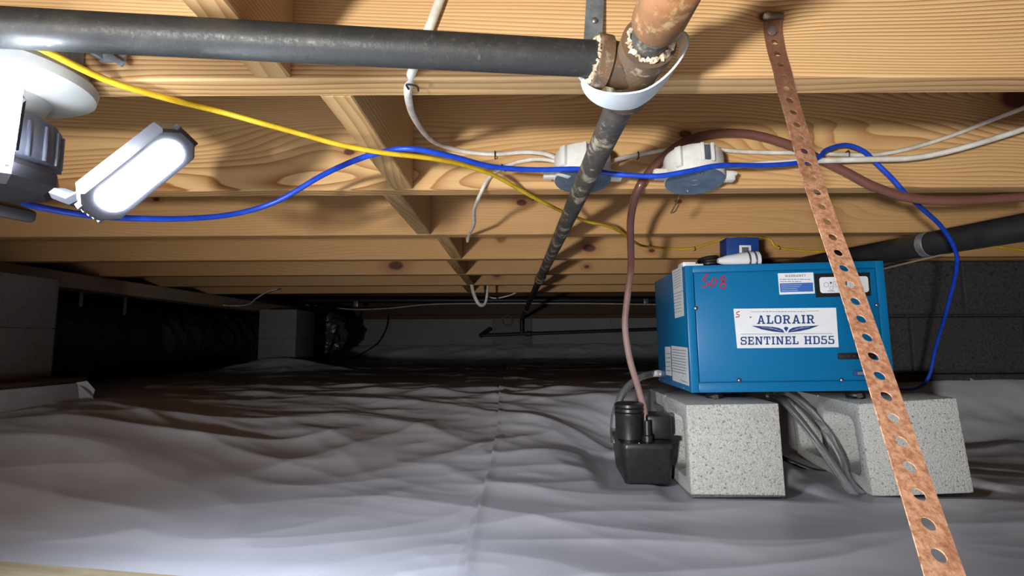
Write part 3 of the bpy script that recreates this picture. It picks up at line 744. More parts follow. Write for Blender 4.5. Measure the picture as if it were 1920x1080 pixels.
for c_ in range(ncell):
    s0_ = c_ * PITCH_H; mid = s0_ + PITCH_H / 2; hp_ = PITCH_H / 2
    hr = 0.0036
    ring_o, ring_i = [], []
    for j in range(K):
        t = 2 * math.pi * (j + 0.5) / K; cx, sx = math.cos(t), math.sin(t)
        k = 1 / max(abs(cx), abs(sx)); ring_o.append((cx * k * HW, sx * k * hp_)); ring_i.append((cx * hr, sx * hr))
    vs_ = []
    for off in (-TH_, TH_):
        vs_ += [strap_pt(mid + v, u, off) for u, v in ring_o] + [strap_pt(mid + v, u, off) for u, v in ring_i]
    fs = []
    for j in range(K):
        n_ = (j + 1) % K
        fs.append((j, n_, K + n_, K + j)); fs.append((2 * K + n_, 2 * K + j, 3 * K + j, 3 * K + n_))
        fs.append((K + j, K + n_, 3 * K + n_, 3 * K + j))
        if abs(abs(ring_o[j][0]) - HW) < 1e-6 and abs(abs(ring_o[n_][0]) - HW) < 1e-6 and ring_o[j][0] * ring_o[n_][0] > 0: fs.append((n_, j, 2 * K + j, 2 * K + n_))
    # corner fill so the cell is a full rectangle
    b.add(vs_, fs)
    for sx_ in (-1, 1):
        for sy_ in (-1, 1):
            near = sorted(range(K), key=lambda j: (ring_o[j][0] - sx_ * HW) ** 2 + (ring_o[j][1] - sy_ * hp_) ** 2)[:2]
            q = [strap_pt(mid + ring_o[near[0]][1], ring_o[near[0]][0], o2) for o2 in (-TH_, TH_)]
            q2 = [strap_pt(mid + ring_o[near[1]][1], ring_o[near[1]][0], o2) for o2 in (-TH_, TH_)]
            cc = [strap_pt(mid + sy_ * hp_, sx_ * HW, o2) for o2 in (-TH_, TH_)]
            b.add([q[0], q2[0], cc[0], q[1], q2[1], cc[1]], [(0, 1, 2), (5, 4, 3), (0, 2, 5, 3), (1, 4, 5, 2)])
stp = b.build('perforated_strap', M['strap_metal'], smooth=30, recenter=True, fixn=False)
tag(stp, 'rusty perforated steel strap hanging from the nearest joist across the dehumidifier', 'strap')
q = P(1448, 58, 0.5155) - stp.location
s_ = MB().lathe([(0.0052, 0), (0.005, 0.0012), (0.0025, 0.002)], q, (0, -1, 0.05), 16).build('screw_head', M['steel'], stp)
s_['label'] = 'bright steel screw head'
b = MB(); q = P(1450, 30, 0.519) - stp.location
b.bbox(q, (0.021, 0.007, 0.006), 0.002); b.build('folded_end', M['rust'], stp)

# ------------------------------------------------------------------ concrete blocks under the dehumidifier


def block_mesh(W=0.19, H=0.19, D=0.39):
    """hollow block on its side: two rounded cores through along X"""
    bm = bmesh.new()
    def loop(p):
        v = [bm.verts.new((0, y, z)) for y, z in p]
        return [bm.edges.new((v[i], v[(i + 1) % len(v)])) for i in range(len(v))]
    nt = 0.004
    out = [(0, 0), (D / 2 - nt, 0), (D / 2, nt), (D / 2 + nt, 0), (D, 0), (D, H), (D / 2 + nt, H), (D / 2, H - nt), (D / 2 - nt, H), (0, H)]
    ed = loop(out)
    for y0, y1 in ((0.032, 0.180), (0.210, 0.358)): ed += loop(rrect(y0, 0.032, y1, H - 0.032, 0.022, 4))
    r = bmesh.ops.triangle_fill(bm, edges=ed, use_beauty=True)
    fs = [f for f in bm.faces]
    ex = bmesh.ops.extrude_face_region(bm, geom=fs)
    for v in [g_ for g_ in ex['geom'] if isinstance(g_, bmesh.types.BMVert)]: v.co.x += W
    bmesh.ops.recalc_face_normals(bm, faces=bm.faces[:])
    sharp = [e_ for e_ in bm.edges if len(e_.link_faces) == 2 and e_.calc_face_angle(0) > math.radians(60)]
    bmesh.ops.bevel(bm, geom=sharp, offset=0.0035, segments=2, affect='EDGES', profile=0.5, clamp_overlap=True)
    return bm


def eul(y, p, r): return Matrix.Rotation(math.radians(y), 4, 'Z') @ Matrix.Rotation(math.radians(p), 4, 'X') @ Matrix.Rotation(math.radians(r), 4, 'Y')


BM_L = Matrix.Translation((0.3694, 1.10, -0.004)) @ eul(-3.97, -0.2, -1.1)
BM_R = Matrix.Translation((0.745, 1.10, -0.004)) @ eul(-8.6, -0.6, -4.6)
for Mx, lab in ((BM_L, 'grey hollow concrete block under the left of the dehumidifier beside the pump'), (BM_R, 'grey hollow concrete block under the right of the dehumidifier behind the rusty strap')):
    o = MB().bm(block_mesh()).build('concrete_block', M['cmu'], smooth=30); o.matrix_world = Mx
    tag(o, lab, 'block', 'blocks carrying the dehumidifier')

# ------------------------------------------------------------------ dehumidifier
DW, DH, DD = 0.444, 0.2908, 0.324
DM = Matrix.Translation((0.4056, 1.18, 0.2027)) @ eul(-3.38, 0.1, -0.75)
dh = empty('dehumidifier', DM, 'blue metal dehumidifier cabinet standing on two concrete blocks', 'dehumidifier')
DMi = DM.inverted(); fo = DM @ Vector((0, 0, 0)); fn = DM.to_3x3() @ Vector((0, -1, 0)); so = fo; sn = DM.to_3x3() @ Vector((-1, 0, 0))
def fuv(px, py): q = DMi @ Pplane(px, py, fo, fn); return q.x, q.z
def suv(px, py): q = DMi @ Pplane(px, py, so, sn); return q.y, q.z
MB().bbox((DW / 2, DD / 2 + 0.003, DH / 2), (DW, DD - 0.006, DH), 0.003).build('cabinet', M['dblue'], dh)
ex0, ex1, ez0, ez1 = 0.018, DW - 0.018, 0.022, DH - 0.016
b = MB()
for c, d_ in (((ex0 / 2, 0.004, DH / 2), (ex0, 0.010, DH)), ((DW - 0.009, 0.004, DH / 2), (0.018, 0.010, DH)), ((DW / 2, 0.004, ez0 / 2), (DW - 2 * ex0, 0.0098, ez0)), ((DW / 2, 0.004, (DH + ez1) / 2), (DW - 2 * ex0, 0.0098, DH - ez1))):
    b.bbox(c, d_, 0.0012)
b.build('front_frame', M['dblue'], dh)
fp = MB().bbox((DW / 2, 0.004, (ez0 + ez1) / 2), (ex1 - ex0 - 0.0046, 0.0085, ez1 - ez0 - 0.0046), 0.0012).build('front_panel', M['dblue'], dh)


class Print:
    """flat shapes printed on a face: kind 'f' front (u right, v up), 's' left side (u = depth, seen mirrored)"""
    def __init__(s, kind='f', off=0.0): s.b = MB(); s.k = kind; s.o = off

    def pt(s, u, v): return (u, s.o, v) if s.k == 'f' else (s.o, u, v)

    def poly(s, p): s.b.add([s.pt(*q) for q in p], [list(range(len(p)))]); return s

    def rect(s, u0, v0, u1, v1): return s.poly([(u0, v0), (u1, v0), (u1, v1), (u0, v1)])

    def line(s, p, wd):
        p = [Vector(q) for q in p]; m = len(p); lft = []; rgt = []
        for i in range(m):
            t = (p[min(i + 1, m - 1)] - p[max(i - 1, 0)]).normalized(); n_ = Vector((-t.y, t.x)) * wd / 2
            lft.append(p[i] + n_); rgt.append(p[i] - n_)
        for i in range(m - 1): s.poly([lft[i], rgt[i], rgt[i + 1], lft[i + 1]])
        return s

    def build(s, name, m, parent): return s.b.build(name, m, parent, smooth=0, fixn=False)


def ringq(o, i): return [[o[k], o[(k + 1) % len(o)], i[(k + 1) % len(o)], i[k]] for k in range(len(o))]
def R4(x0, y0, x1, y1): return [(x0, y0), (x1, y0), (x1, y1), (x0, y1)]
oc_o = [(.2, 0), (.6, 0), (.8, .2), (.8, .8), (.6, 1), (.2, 1), (0, .8), (0, .2)]
oc_i = [(.26, .15), (.54, .15), (.6, .25), (.6, .75), (.54, .85), (.26, .85), (.2, .75), (.2, .25)]
GL = {
 'A': (.94, [[(.08, 0), (.27, 0), (.52, .96), (.38, 1)], [(.67, 0), (.86, 0), (.58, 1), (.42, .96)], R4(.24, .24, .70, .38), R4(0, 0, .36, .13), R4(.58, 0, .94, .13), R4(.34, .9, .6, 1)]),
 'L': (.76, [R4(.12, 0, .33, 1), R4(0, .87, .45, 1), R4(0, 0, .76, .14), R4(.62, 0, .76, .36)]),
 'O': (.80, ringq(oc_o, oc_i)),
 'R': (.90, [R4(.1, 0, .3, 1), R4(0, 0, .42, .13), R4(0, .86, .62, 1), R4(.3, .43, .62, .57), [(.62, .43), (.8, .58), (.6, .62), (.55, .57)], R4(.6, .58, .8, .85), [(.62, 1), (.55, .86), (.6, .8), (.8, .84)], [(.42, .45), (.62, .45), (.84, 0), (.62, 0)], R4(.6, 0, .9, .13)]),
 'I': (.42, [R4(.11, 0, .31, 1), R4(0, 0, .42, .13), R4(0, .87, .42, 1)]),
 'S': (.76, [R4(.14, .86, .62, 1), [(0, .8), (.14, 1), (.2, .86), (.19, .62)], [(0, .8), (.19, .8), (.19, .52), (0, .6)], [(0, .6), (.16, .57), (.6, .43), (.5, .60)], R4(.1, .43, .64, .58), R4(.57, .14, .76, .46), R4(.14, 0, .64, .14), [(.64, 0), (.76, .16), (.57, .2), (.56, .13)], R4(.60, .66, .76, 1), R4(0, 0, .16, .34)]),
 'E': (.78, [R4(.1, 0, .3, 1), R4(0, .86, .76, 1), R4(0, 0, .78, .14), R4(.3, .43, .56, .57), R4(.5, .34, .6, .66), R4(.63, .66, .76, 1), R4(.65, 0, .78, .34)]),
 'N': (.98, [R4(.1, 0, .27, 1), R4(.70, 0, .87, 1), [(.1, 1), (.32, 1), (.87, 0), (.65, 0)], R4(0, 0, .38, .13), R4(0, .87, .3, 1), R4(.59, .87, .98, 1)]),
 'T': (.82, [R4(.31, 0, .51, 1), R4(0, .86, .82, 1), R4(0, .62, .14, 1), R4(.68, .62, .82, 1), R4(.18, 0, .64, .13)]),
 'H': (.94, [R4(.1, 0, .3, 1), R4(.64, 0, .84, 1), R4(.3, .43, .64, .57), R4(0, 0, .4, .13), R4(0, .87, .4, 1), R4(.54, 0, .94, .13), R4(.54, .87, .94, 1)]),
 'D': (.86, [R4(.1, 0, .3, 1), R4(0, .86, .66, 1), R4(0, 0, .66, .14), R4(.66, .2, .86, .8), [(.66, 1), (.6, .86), (.66, .78), (.86, .8)], [(.66, 0), (.86, .2), (.66, .22), (.6, .14)]]),
 '5': (.76, [R4(.08, .86, .72, 1), R4(.08, .5, .25, 1), R4(.2, .5, .6, .64), [(.6, .64), (.76, .5), (.57, .46), (.5, .5)], R4(.57, .16, .76, .5), [(.62, 0), (.76, .16), (.57, .2), (.54, .14)], R4(.12, 0, .62, .14), R4(0, 0, .17, .32)]),
 'W': (1.2, [[(0, 1), (.2, 1), (.44, 0), (.26, 0)], [(.26, 0), (.44, 0), (.64, .9), (.5, .9)], [(.56, .9), (.70, .9), (.94, 0), (.76, 0)], [(.76, 0), (.94, 0), (1.2, 1), (1.0, 1)]]),
 'Y': (.9, [R4(.35, 0, .55, .5), [(0, 1), (.22, 1), (.55, .45), (.35, .45)], [(.68, 1), (.9, 1), (.55, .45), (.35, .45)]]),
 '&': (.8, ringq(oc_o, oc_i)), ' ': (.45, [])}


def letters(pr, text, box, ital=0.0):
    """fit text in the box given by bottom-left, bottom-right, top-left points"""
    bl, br, tl_ = [Vector(q) for q in box]; gap = 0.14
    tot = sum(GL[c][0] + gap for c in text) - gap; x = 0; eu = (br - bl) / tot; ev = tl_ - bl
    for c in text:
        w_, ps = GL[c]
        for p in ps: pr.poly([tuple(bl + eu * (x + u) + ev * v) for u, v in p])
        x += w_ + gap


FP = -0.0004  # just proud of the front panel face (panel face at about y=-0.00025)
# name plate
npq = [fuv(1382, 653), fuv(1572, 651), fuv(1567, 577), fuv(1375, 579)]
npl = Print('f', FP - 0.0006)
npl.poly(npq)
npm = MB(); vv = [(u, y_, v) for y_ in (FP - 0.0008, FP + 0.0002) for u, v in npq]
npm.add(vv, [(0, 1, 2, 3), (7, 6, 5, 4)] + [(i, (i + 1) % 4, 4 + (i + 1) % 4, 4 + i) for i in range(4)])
plate = npm.build('name_plate', M['white_label'], dh, smooth=0)
IO = FP - 0.0011
pr = Print('f', IO)
letters(pr, 'ALORAIR', (fuv(1419, 607.5), fuv(1527, 606.5), fuv(1418.5, 591.5)))
pr.build('brand_lettering', M['ink_blue'], plate); pr = Print('f', IO)
letters(pr, 'SENTINEL HD55', (fuv(1388.5, 646.5), fuv(1564, 645), fuv(1388, 631.5)))
pr.build('model_lettering', M['ink_blue'], plate)
pr = Print('f', IO)
def c7(x, y): return fuv(1360 + x * 280 / 1779, 560 + y * 170 / 1080)
pr.poly([c7(310, 322), c7(430, 366), c7(560, 391), c7(700, 406), c7(682, 372), c7(640, 350), c7(560, 336), c7(430, 328)])
pr.poly([c7(1118, 318), c7(1000, 325), c7(880, 332), c7(800, 346), c7(760, 368), c7(742, 404), c7(880, 388), c7(1000, 362)])
pr.poly([c7(690, 348), c7(718, 332), c7(750, 346), c7(722, 396)])
pr.build('wing_emblem', M['ink_blue'], plate)
for a_, b_ in (((430, 340), (610, 366)), ((520, 345), (660, 385)), ((1000, 336), (830, 362)), ((920, 340), (780, 385))): pr = Print('f', IO - 0.0003); pr.line([c7(*a_), c7(*b_)], 0.0007); pr.build('emblem_highlight', M['ink_pale'], plate)
pr = Print('f', IO)
pr.line([c7(178, 424), c7(1275, 414)], 0.0008); pr.line([c7(298, 158), c7(430, 155)], 0.0007); pr.line([c7(960, 148), c7(1112, 147)], 0.0007)
x = 440
for wl in (26, 34, 30, 28, 20, 26, 34, 30, 26, 22, 34, 30, 28, 22): pr.line([c7(x, 155), c7(x + wl, 154)], 0.0013); x += wl + 9
pr.poly([c7(288, 210), c7(288, 234), c7(314, 221)])
pr.build('rule_lines', M['ink_grey'], plate)
pr = Print('f', IO)
for s__ in [[(168, 150), (130, 165), (132, 186), (166, 196), (160, 216), (120, 220)]]: pr.line([c7(*q) for q in s__], 0.0022)
pr.build('red_mark', M['ink_red'], plate)
# handwritten number
def c5(x, y): return fuv(1220 + x * 240 / 1851, 480 + y * 140 / 1080)
pr = Print('f', FP - 0.0002)
for s__ in ([(838, 285), (790, 282), (768, 320), (760, 352), (800, 372), (826, 405), (800, 436), (730, 448)], [(930, 322), (890, 345), (862, 395), (866, 432), (905, 432), (938, 390), (952, 340), (930, 322)],
            [(1075, 300), (1030, 300), (1008, 335), (1040, 370), (1075, 410), (1072, 455), (1030, 462), (1000, 440), (1012, 405), (1060, 365), (1078, 330), (1075, 300)]):
    pts_ = cr([Vector((*c5(*q), 0)) for q in s__], 4); pr.line([(q.x, q.y) for q in pts_], 0.0034)
pr.build('handwritten_number', M['ink_red'], dh)
# warranty sticker
def c6(x, y): return fuv(1420 + x * 240 / 1851, 490 + y * 140 / 1080)
pr = Print('f', FP - 0.0003); pr.poly([c6(318, 482), c6(830, 465), c6(805, 160), c6(292, 175)]); wst = pr.build('warranty_sticker', M['white_label'], dh)
pr = Print('f', FP - 0.0006); letters(pr, 'WARRANTY', (c6(398, 228), c6(700, 222), c6(396, 196)))
x = 325
for row, (x0, x1, yy) in enumerate(((322, 780, 262), (326, 632, 294))):
    x = x0
    while x < x1 - 20: wl = random.randint(24, 60); pr.line([c6(x, yy), c6(min(x + wl, x1), yy - 1)], 0.0014); x += wl + 10
pr.build('sticker_text', M['ink_grey'], wst)
pr = Print('f', FP - 0.0006); pr.poly([c6(330, 448), c6(808, 436), c6(800, 308), c6(320, 320)]); pr.build('blue_panel', M['ink_mid'], wst)
pr = Print('f', FP - 0.0009)
for k, x1 in enumerate((640, 610, 575, 590)): pr.line([c6(340, 344 + k * 28), c6(x1, 338 + k * 28)], 0.0010)
pr.build('panel_text', M['ink_pale'], wst)
# control panel
b = MB(); cq = [c6(845, 522), c6(1640, 500), c6(1622, 160), c6(820, 178)]
vv = [(u, y_, v) for y_ in (FP - 0.0008, FP + 0.0002) for u, v in cq]
b.add(vv, [(0, 1, 2, 3), (7, 6, 5, 4)] + [(i, (i + 1) % 4, 4 + (i + 1) % 4, 4 + i) for i in range(4)])
cp = b.build('control_panel', M['rubber'], dh, smooth=0)
u0, v0 = c6(905, 462); u1, v1 = c6(1590, 215)
pr = Print('f', FP - 0.0014); pr.poly(rrect(u0, v0, u1, v1, 0.006)); pr.build('display_face', M['white_label'], cp)
pr = Print('f', FP - 0.0018)
for cx, cy, r_, full in ((990, 340, 34, 0), (1062, 390, 26, 0), (1055, 312, 16, 1)):
    ang = np.linspace(0, 2 * math.pi, 17); pp = [c6(cx + r_ * math.cos(t), cy + r_ * math.sin(t)) for t in ang]
    pr.poly(pp[:-1]) if full else pr.line(pp, 0.0008)
for cx, cy in ((1120, 335), (1365, 330)): pr.line([c6(cx - 30, cy - 36), c6(cx + 26, cy - 36), c6(cx + 26, cy + 34), c6(cx - 30, cy + 34), c6(cx - 30, cy - 36)], 0.0008); pr.poly([c6(cx - 8, cy + 8), c6(cx + 12, cy + 8), c6(cx + 2, cy - 8)])
pr.line([c6(1010, 432), c6(1110, 430)], 0.0012); pr.poly([c6(1262, 372), c6(1290, 372), c6(1290, 290), c6(1262, 290)])
pr.build('display_icons', M['ink_grey'], cp)
# terminal strip, data port
u0, v0 = fuv(1571, 674); u1, v1 = fuv(1640, 661)
ts = MB().bbox(((u0 + u1) / 2, FP - 0.002, (v0 + v1) / 2), (u1 - u0, 0.005, v1 - v0), 0.001).build('terminal_strip', M['rubber'], dh)
for i in range(6):
    u = u0 + (u1 - u0) * (i + .6) / 6.3; MB().lathe([(0.0012, 0), (0.0012, 0.0006)], (u, FP - 0.0045, (v0 + v1) / 2), (0, -1, 0), 8).build('terminal_screw', M['rust'], ts)
u0, v0 = fuv(1600, 705); u1, v1 = fuv(1640, 694)
dpn = MB().bbox(((u0 + u1) / 2, FP - 0.0015, (v0 + v1) / 2), (u1 - u0, 0.004, v1 - v0), 0.001).build('data_port', M['ink_blue'], dh)
MB().bbox(((u0 + u1) / 2, FP - 0.0035, (v0 + v1) / 2), ((u1 - u0) * 0.7, 0.003, (v1 - v0) * 0.6), 0.001).build('port_shell', M['galv'], dpn)
u, v = fuv(1594.5, 695); MB().lathe([(0.0016, 0), (0.0016, 0.002)], (u, FP, v), (0, -1, 0), 10).build('port_post', M['steel'], dpn)
for px, py in ((1304.5, 578), (1386, 713), (1578, 712.5), (1644, 572)):
    u, v = fuv(px, py); MB().lathe([(0.0055, 0), (0.0055, 0.0006)], (u, FP, v), (0, -1, 0), 18).build('screw_washer', M['dblue_dark'], dh)
    MB().lathe([(0.0038, 0), (0.0034, 0.0015), (0.0015, 0.0026)], (u, FP - 0.0006, v), (0, -1, 0), 16).build('screw', M['steel'], dh)
# side stickers (left face)
def sticker(q, name):
    p_ = Print('s', -0.0006); p_.poly([suv(*t) for t in q]); return p_.build(name, M['white_label'], dh)
def sprint(par, segs, wd=0.0013, m='ink_grey'):
    p_ = Print('s', -0.0010)
    for a_, b_ in segs: p_.line([suv(*a_), suv(*b_)], wd)
    p_.build('sticker_text', M[m], par)
st = sticker([(1260.5, 508), (1279, 499), (1283.5, 592), (1266, 597)], 'upper_sticker')
sprint(st, [((1263 + k * 0.1, 512 + k * 5.0), (1277, 505 + k * 5.0)) for k in range(0, 7)] + [((1264, 551 + k * 6), (1278, 547 + k * 6)) for k in range(1, 7)], 0.0010)
sprint(st, [((1262.6, 552), (1282, 545))], 0.0012)
st = sticker([(1249, 703), (1260, 705), (1257.5, 650), (1247, 650)], 'narrow_sticker')
sprint(st, [((1249, 663 + k * 8), (1258, 663 + k * 8)) for k in range(5)], 0.0014)
st = sticker([(1261.5, 713), (1293, 724), (1290, 652), (1259, 648)], 'rating_sticker')
sprint(st, [((1261, 655 + k * 5), (1287, 658 + k * 5.4)) for k in range(9)] + [((1276, 712), (1290, 718)), ((1281, 700), (1281.3, 708)), ((1287, 701), (1287.3, 709))], 0.0013)
for px, py in ((1236, 711), (1246, 714), (1282, 727)):
    u, v = suv(px, py); MB().lathe([(0.003, 0), (0.002, 0.0015)], (0, u, v), (-1, 0, 0), 12).build('side_screw', M['steel'], dh)
# feet
for fx, fy in ((0.062, 0.035), (0.375, 0.030), (0.062, 0.285), (0.375, 0.285)):
    ft_ = MB().lathe([(0.016, 0.0), (0.020, 0.002), (0.020, 0.007), (0.014, 0.014), (0.014, 0.018)], (fx, fy, -0.016), (0, 0, 1), 24).build('foot', M['rubber'], dh)
    MB().lathe([(0.0065, 0), (0.0065, 0.008)], (fx - 0.004, fy - 0.022, -0.008), (0, -0.4, -1), 6).build('foot_bolt', M['steel'], ft_)
# drain outlet on the left side
u, v = suv(1240, 700); MB().lathe([(0.008, 0), (0.008, 0.012), (0.0065, 0.013), (0.0065, 0.03)], (0.0, min(u, DD - 0.02), v), (-1, 0, 0), 16).build('drain_outlet', M['steel'], dh)
OUT = DM @ Vector((-0.012, min(u, DD - 0.02), v))

# things lying on top of the dehumidifier
zt = (DM @ Vector((0, 0, DH))).z
def toploc(x, y): q = DM @ Vector((x, y, DH)); return q
q = toploc(0.15, 0.20); e = empty('blue_carton', Matrix.Translation((P(1385, 470, 1.40).x, 1.40, toploc(0.17, 0.24).z + 0.001)) @ eul(-4, 0, 1), 'small blue carton with a white sticker behind the cone on the dehumidifier', 'box')
bw = 0.087; bh = P(1385, 444, 1.36).z - zt - 0.003
MB().bbox((0, 0, bh / 2), (bw, 0.055, bh), 0.002).build('carton', M['box_blue'], e)
MB().bbox((0.006, -0.0278, bh * 0.66), (0.031, 0.001, 0.026), 0.0004).build('sticker', M['white_label'], e)
MB().bbox((0.006, -0.0285, bh * 0.66), (0.018, 0.0006, 0.015), 0.0002).build('sticker_centre', M['ink_grey'], e)
pa, pb = P(1346, 489, 1.26), P(1419, 480, 1.26)
pa.z = max(pa.z, zt + 0.014); pb.z = zt + 0.024
e = empty('sealant_cone', Matrix.Translation((pa + pb) / 2 - Vector((0, 0, 0.02))), 'white tapered cone with dark rings lying on the dehumidifier', 'container')
c_ = (pa + pb) / 2 - Vector((0, 0, 0.02)); axq = pb - pa
MB().lathe([(0.006, 0), (0.013, 0.02), (0.022, axq.length * 0.72), (0.0235, axq.length)], pa - c_, axq, 28).build('cone_body', M['white_label'], e)
for f_ in (0.70, 0.86):
    MB().lathe([(0.0215 + 0.002 * f_, 0), (0.0225 + 0.002 * f_, 0.002), (0.0215 + 0.002 * f_, 0.005)], pa - c_ + axq * f_, axq, 28, False).build('dark_ring', M['lamp_grey'], e)
q = P(1328, 490, 1.30); q.z = zt + 0.001
b = MB(); b.tube([q + Vector((0.026 * math.cos(t) * (1 - 0.02 * t), 0.024 * math.sin(t), 0.010 + 0.0022 * t)) for t in np.linspace(0, 12, 60)], 0.0055, 8)
tag(b.build('coiled_lead', M['rubber'], recenter=True), 'small black coiled lead on top of the dehumidifier', 'cord')
q = toploc(0.012, 0.035)
b = MB(); b.bbox((0, 0, 0.006), (0.030, 0.045, 0.011), 0.0015); b.bbox((0.012, 0.0, 0.0035), (0.04, 0.05, 0.006), 0.0015)
o = b.build('folded_papers', M['white_label']); o.matrix_world = Matrix.Translation(q + Vector((0.006, 0.01, 0.001))) @ eul(-3, 0, 0); tag(o, 'folded white papers on the left corner of the dehumidifier', 'paper')

# ------------------------------------------------------------------ condensate pump
pm = empty('condensate_pump', Matrix.Translation((0.302, 1.17, 0.0)) @ eul(-4, 0, 0), 'black condensate pump on the liner left of the concrete block', 'pump')
b = MB(); W2, D2, H2 = 0.058, 0.20, 0.093
def taper(z, k): return [(x * k, y * k + 0.10, z) for x, y in rrect(-W2, -D2 / 2, W2, D2 / 2, 0.014)]
lv = [taper(0.0, 0.86), taper(0.008, 0.89), taper(H2 - 0.012, 1.0), taper(H2 - 0.012, 1.05), taper(H2 - 0.004, 1.06), taper(H2, 1.04)]
n_ = len(lv[0]); b.add([p for l in lv for p in l], [(k * n_ + i, k * n_ + (i + 1) % n_, (k + 1) * n_ + (i + 1) % n_, (k + 1) * n_ + i) for k in range(len(lv) - 1) for i in range(n_)] + [list(range(n_))[::-1], [(len(lv) - 1) * n_ + i for i in range(n_)]])
b.build('reservoir', M['black_plastic'], pm)
md = MB().lathe([(0.033, 0), (0.033, 0.05), (0.034, 0.052), (0.034, 0.058), (0.031, 0.06), (0.034, 0.062), (0.034, 0.068), (0.031, 0.07), (0.034, 0.072), (0.034, 0.078), (0.028, 0.082)], (-0.030, 0.072, H2), (0, 0, 1), 32).build('motor_dome', M['black_plastic'], pm)
MB().bbox((0.036, 0.09, H2 + 0.027), (0.055, 0.085, 0.054), 0.005).build('float_switch_housing', M['black_plastic'], pm)
MB().lathe([(0.012, 0), (0.012, 0.012), (0.0085, 0.014), (0.0085, 0.045)], (0.004, 0.030, H2), (0, 0, 1), 20).build('outlet_barb', M['black_plastic'], pm)
MB().lathe([(0.0022, 0), (0.0018, 0.0015)], (-0.020, 0.002, H2), (0, 0, 1), 10).build('lid_screw', M['steel'], pm)
cable('clear_tube', [(1240, 700, 1.46), (1225, 701, 1.45), (1200, 708, 1.42), (1175, 728, 1.38), (1158, 760, 1.35), (1151, 795, 1.34), (1152, 830, 1.335)], 0.0095, M['glass_hose'], 'clear vinyl tube arching from the dehumidifier into the pump', 'tube', n=16)
cable('clear_tube', [(1440, 742, 1.34), (1462, 748, 1.31), (1490, 775, 1.26), (1525, 820, 1.20), (1560, 870, 1.15), (1588, 910, 1.12), (1606, 936, 1.10)], 0.0085, M['glass_hose'], 'clear vinyl tube hanging in front between the concrete blocks', 'tube', n=16)
cable('clear_tube', [(1452, 740, 1.40), (1480, 742, 1.37), (1515, 765, 1.32), (1552, 810, 1.26), (1578, 860, 1.20), (1594, 905, 1.15), (1618, 930, 1.12)], 0.0085, M['glass_hose'], 'clear vinyl tube curving behind the front tube between the blocks', 'tube', n=16)
cable('power_cord', [(1440, 842, 1.40), (1475, 862, 1.36), (1520, 880, 1.33), (1565, 890, 1.30), (1600, 895, 1.29), (1650, 900, 1.30)], 0.006, M['wire_black'], 'black cord lying on the liner between the concrete blocks', 'cord')

# ------------------------------------------------------------------ right: abs pipe, cords
ap = empty('waste_pipe', Matrix.Translation(P(1900, 430, 1.08)), 'thick black plastic pipe sloping up at the right edge', 'pipe')
o0 = P(1900, 430, 1.08); v1_ = P(1650, 474, 1.385) - o0
MB().cyl(-v1_ * 1.2, v1_ * 2.6, 0.030, 32).build('pipe_body', M['abs'], ap)
q = P(1745, 457, 1.25) - o0; q = v1_ * (q.dot(v1_) / v1_.length_squared)
MB().lathe([(0.0305, 0), (0.0318, 0.001), (0.0318, 0.017), (0.0305, 0.018)], q, v1_, 32).build('hanger_band', M['galv'], ap)
tag(MB().tube([P(1960, 428, 1.02), P(1920, 440, 1.06), P(1660, 503, 1.62), P(1640, 507, 1.72)], 0.0028, 8).build('pale_cord', M['cord'], recenter=True), 'thin pale cord stretched below the thick black pipe', 'cord')

# ------------------------------------------------------------------ lamp holder and folding work light on the left
lh = empty('lamp_holder', Matrix.Translation((-0.522, 0.500, JB)), 'white porcelain lamp holder under the nearest joist at the left', 'lamp holder')
MB().lathe([(0.050, 0.0), (0.074, -0.002), (0.078, -0.008), (0.076, -0.018), (0.062, -0.027), (0.040, -0.031), (0.030, -0.050), (0.024, -0.052)], (0, 0, 0), (0, 0, 1), 48).build('holder_body', M['porcelain'], lh)
jb = tag(MB().bbox((0, 0, 0.020), (0.09, 0.05, 0.038), 0.003).build('mounting_box', M['galv']), 'metal outlet box beside the nearest joist above the lamp holder', 'box')
jb.location = (-0.505, 0.50, JB + 0.001)
b = MB(); q0 = P(212, 108, 0.520)
b.bbox((0, 0, 0), (0.028, 0.004, 0.010), 0.001); b.bbox((0.008, -0.006, -0.006), (0.020, 0.003, 0.006), 0.001, Matrix.Rotation(0.6, 3, 'Y')); b.bbox((-0.012, -0.007, 0.003), (0.005, 0.012, 0.012), 0.001)
o = b.build('joist_bracket', M['galv']); o.location = q0; tag(o, 'small metal bracket screwed to the nearest joist by the yellow cable', 'bracket')

wl = empty('work_light', Matrix.Translation((-0.522, 0.50, 0.558)), 'bright folding work light screwed into the porcelain holder', 'lamp'); WO = Vector((-0.522, 0.50, 0.558))
MB().lathe([(0.014, 0.002), (0.016, -0.004), (0.046, -0.010), (0.050, -0.016), (0.050, -0.054), (0.044, -0.060), (0.030, -0.061)], (0, 0, 0), (0, 0, 1), 40).build('lamp_body', M['lamp_grey'], wl)
b = MB()
for i in range(20):
    t = 2 * math.pi * i / 20; b.bbox((0.0505 * math.cos(t), 0.0505 * math.sin(t), -0.036), (0.004, 0.003, 0.036), 0.0008, Matrix.Rotation(t, 3, 'Z'))
b.build('cooling_fins', M['lamp_grey'], wl)
hub = MB().lathe([(0.030, 0.0), (0.052, -0.004), (0.056, -0.010), (0.056, -0.022), (0.046, -0.030), (0.02, -0.034)], (0.008, -0.012, -0.058), (0, 0, 1), 8, a0=0.3).build('hinge_hub', M['lamp_black'], wl, smooth=25)


def frame(xa, za):
    z = Vector(za).normalized(); x = Vector(xa); x = (x - z * x.dot(z)).normalized(); y = z.cross(x)
    return Matrix((x, y, z)).transposed()


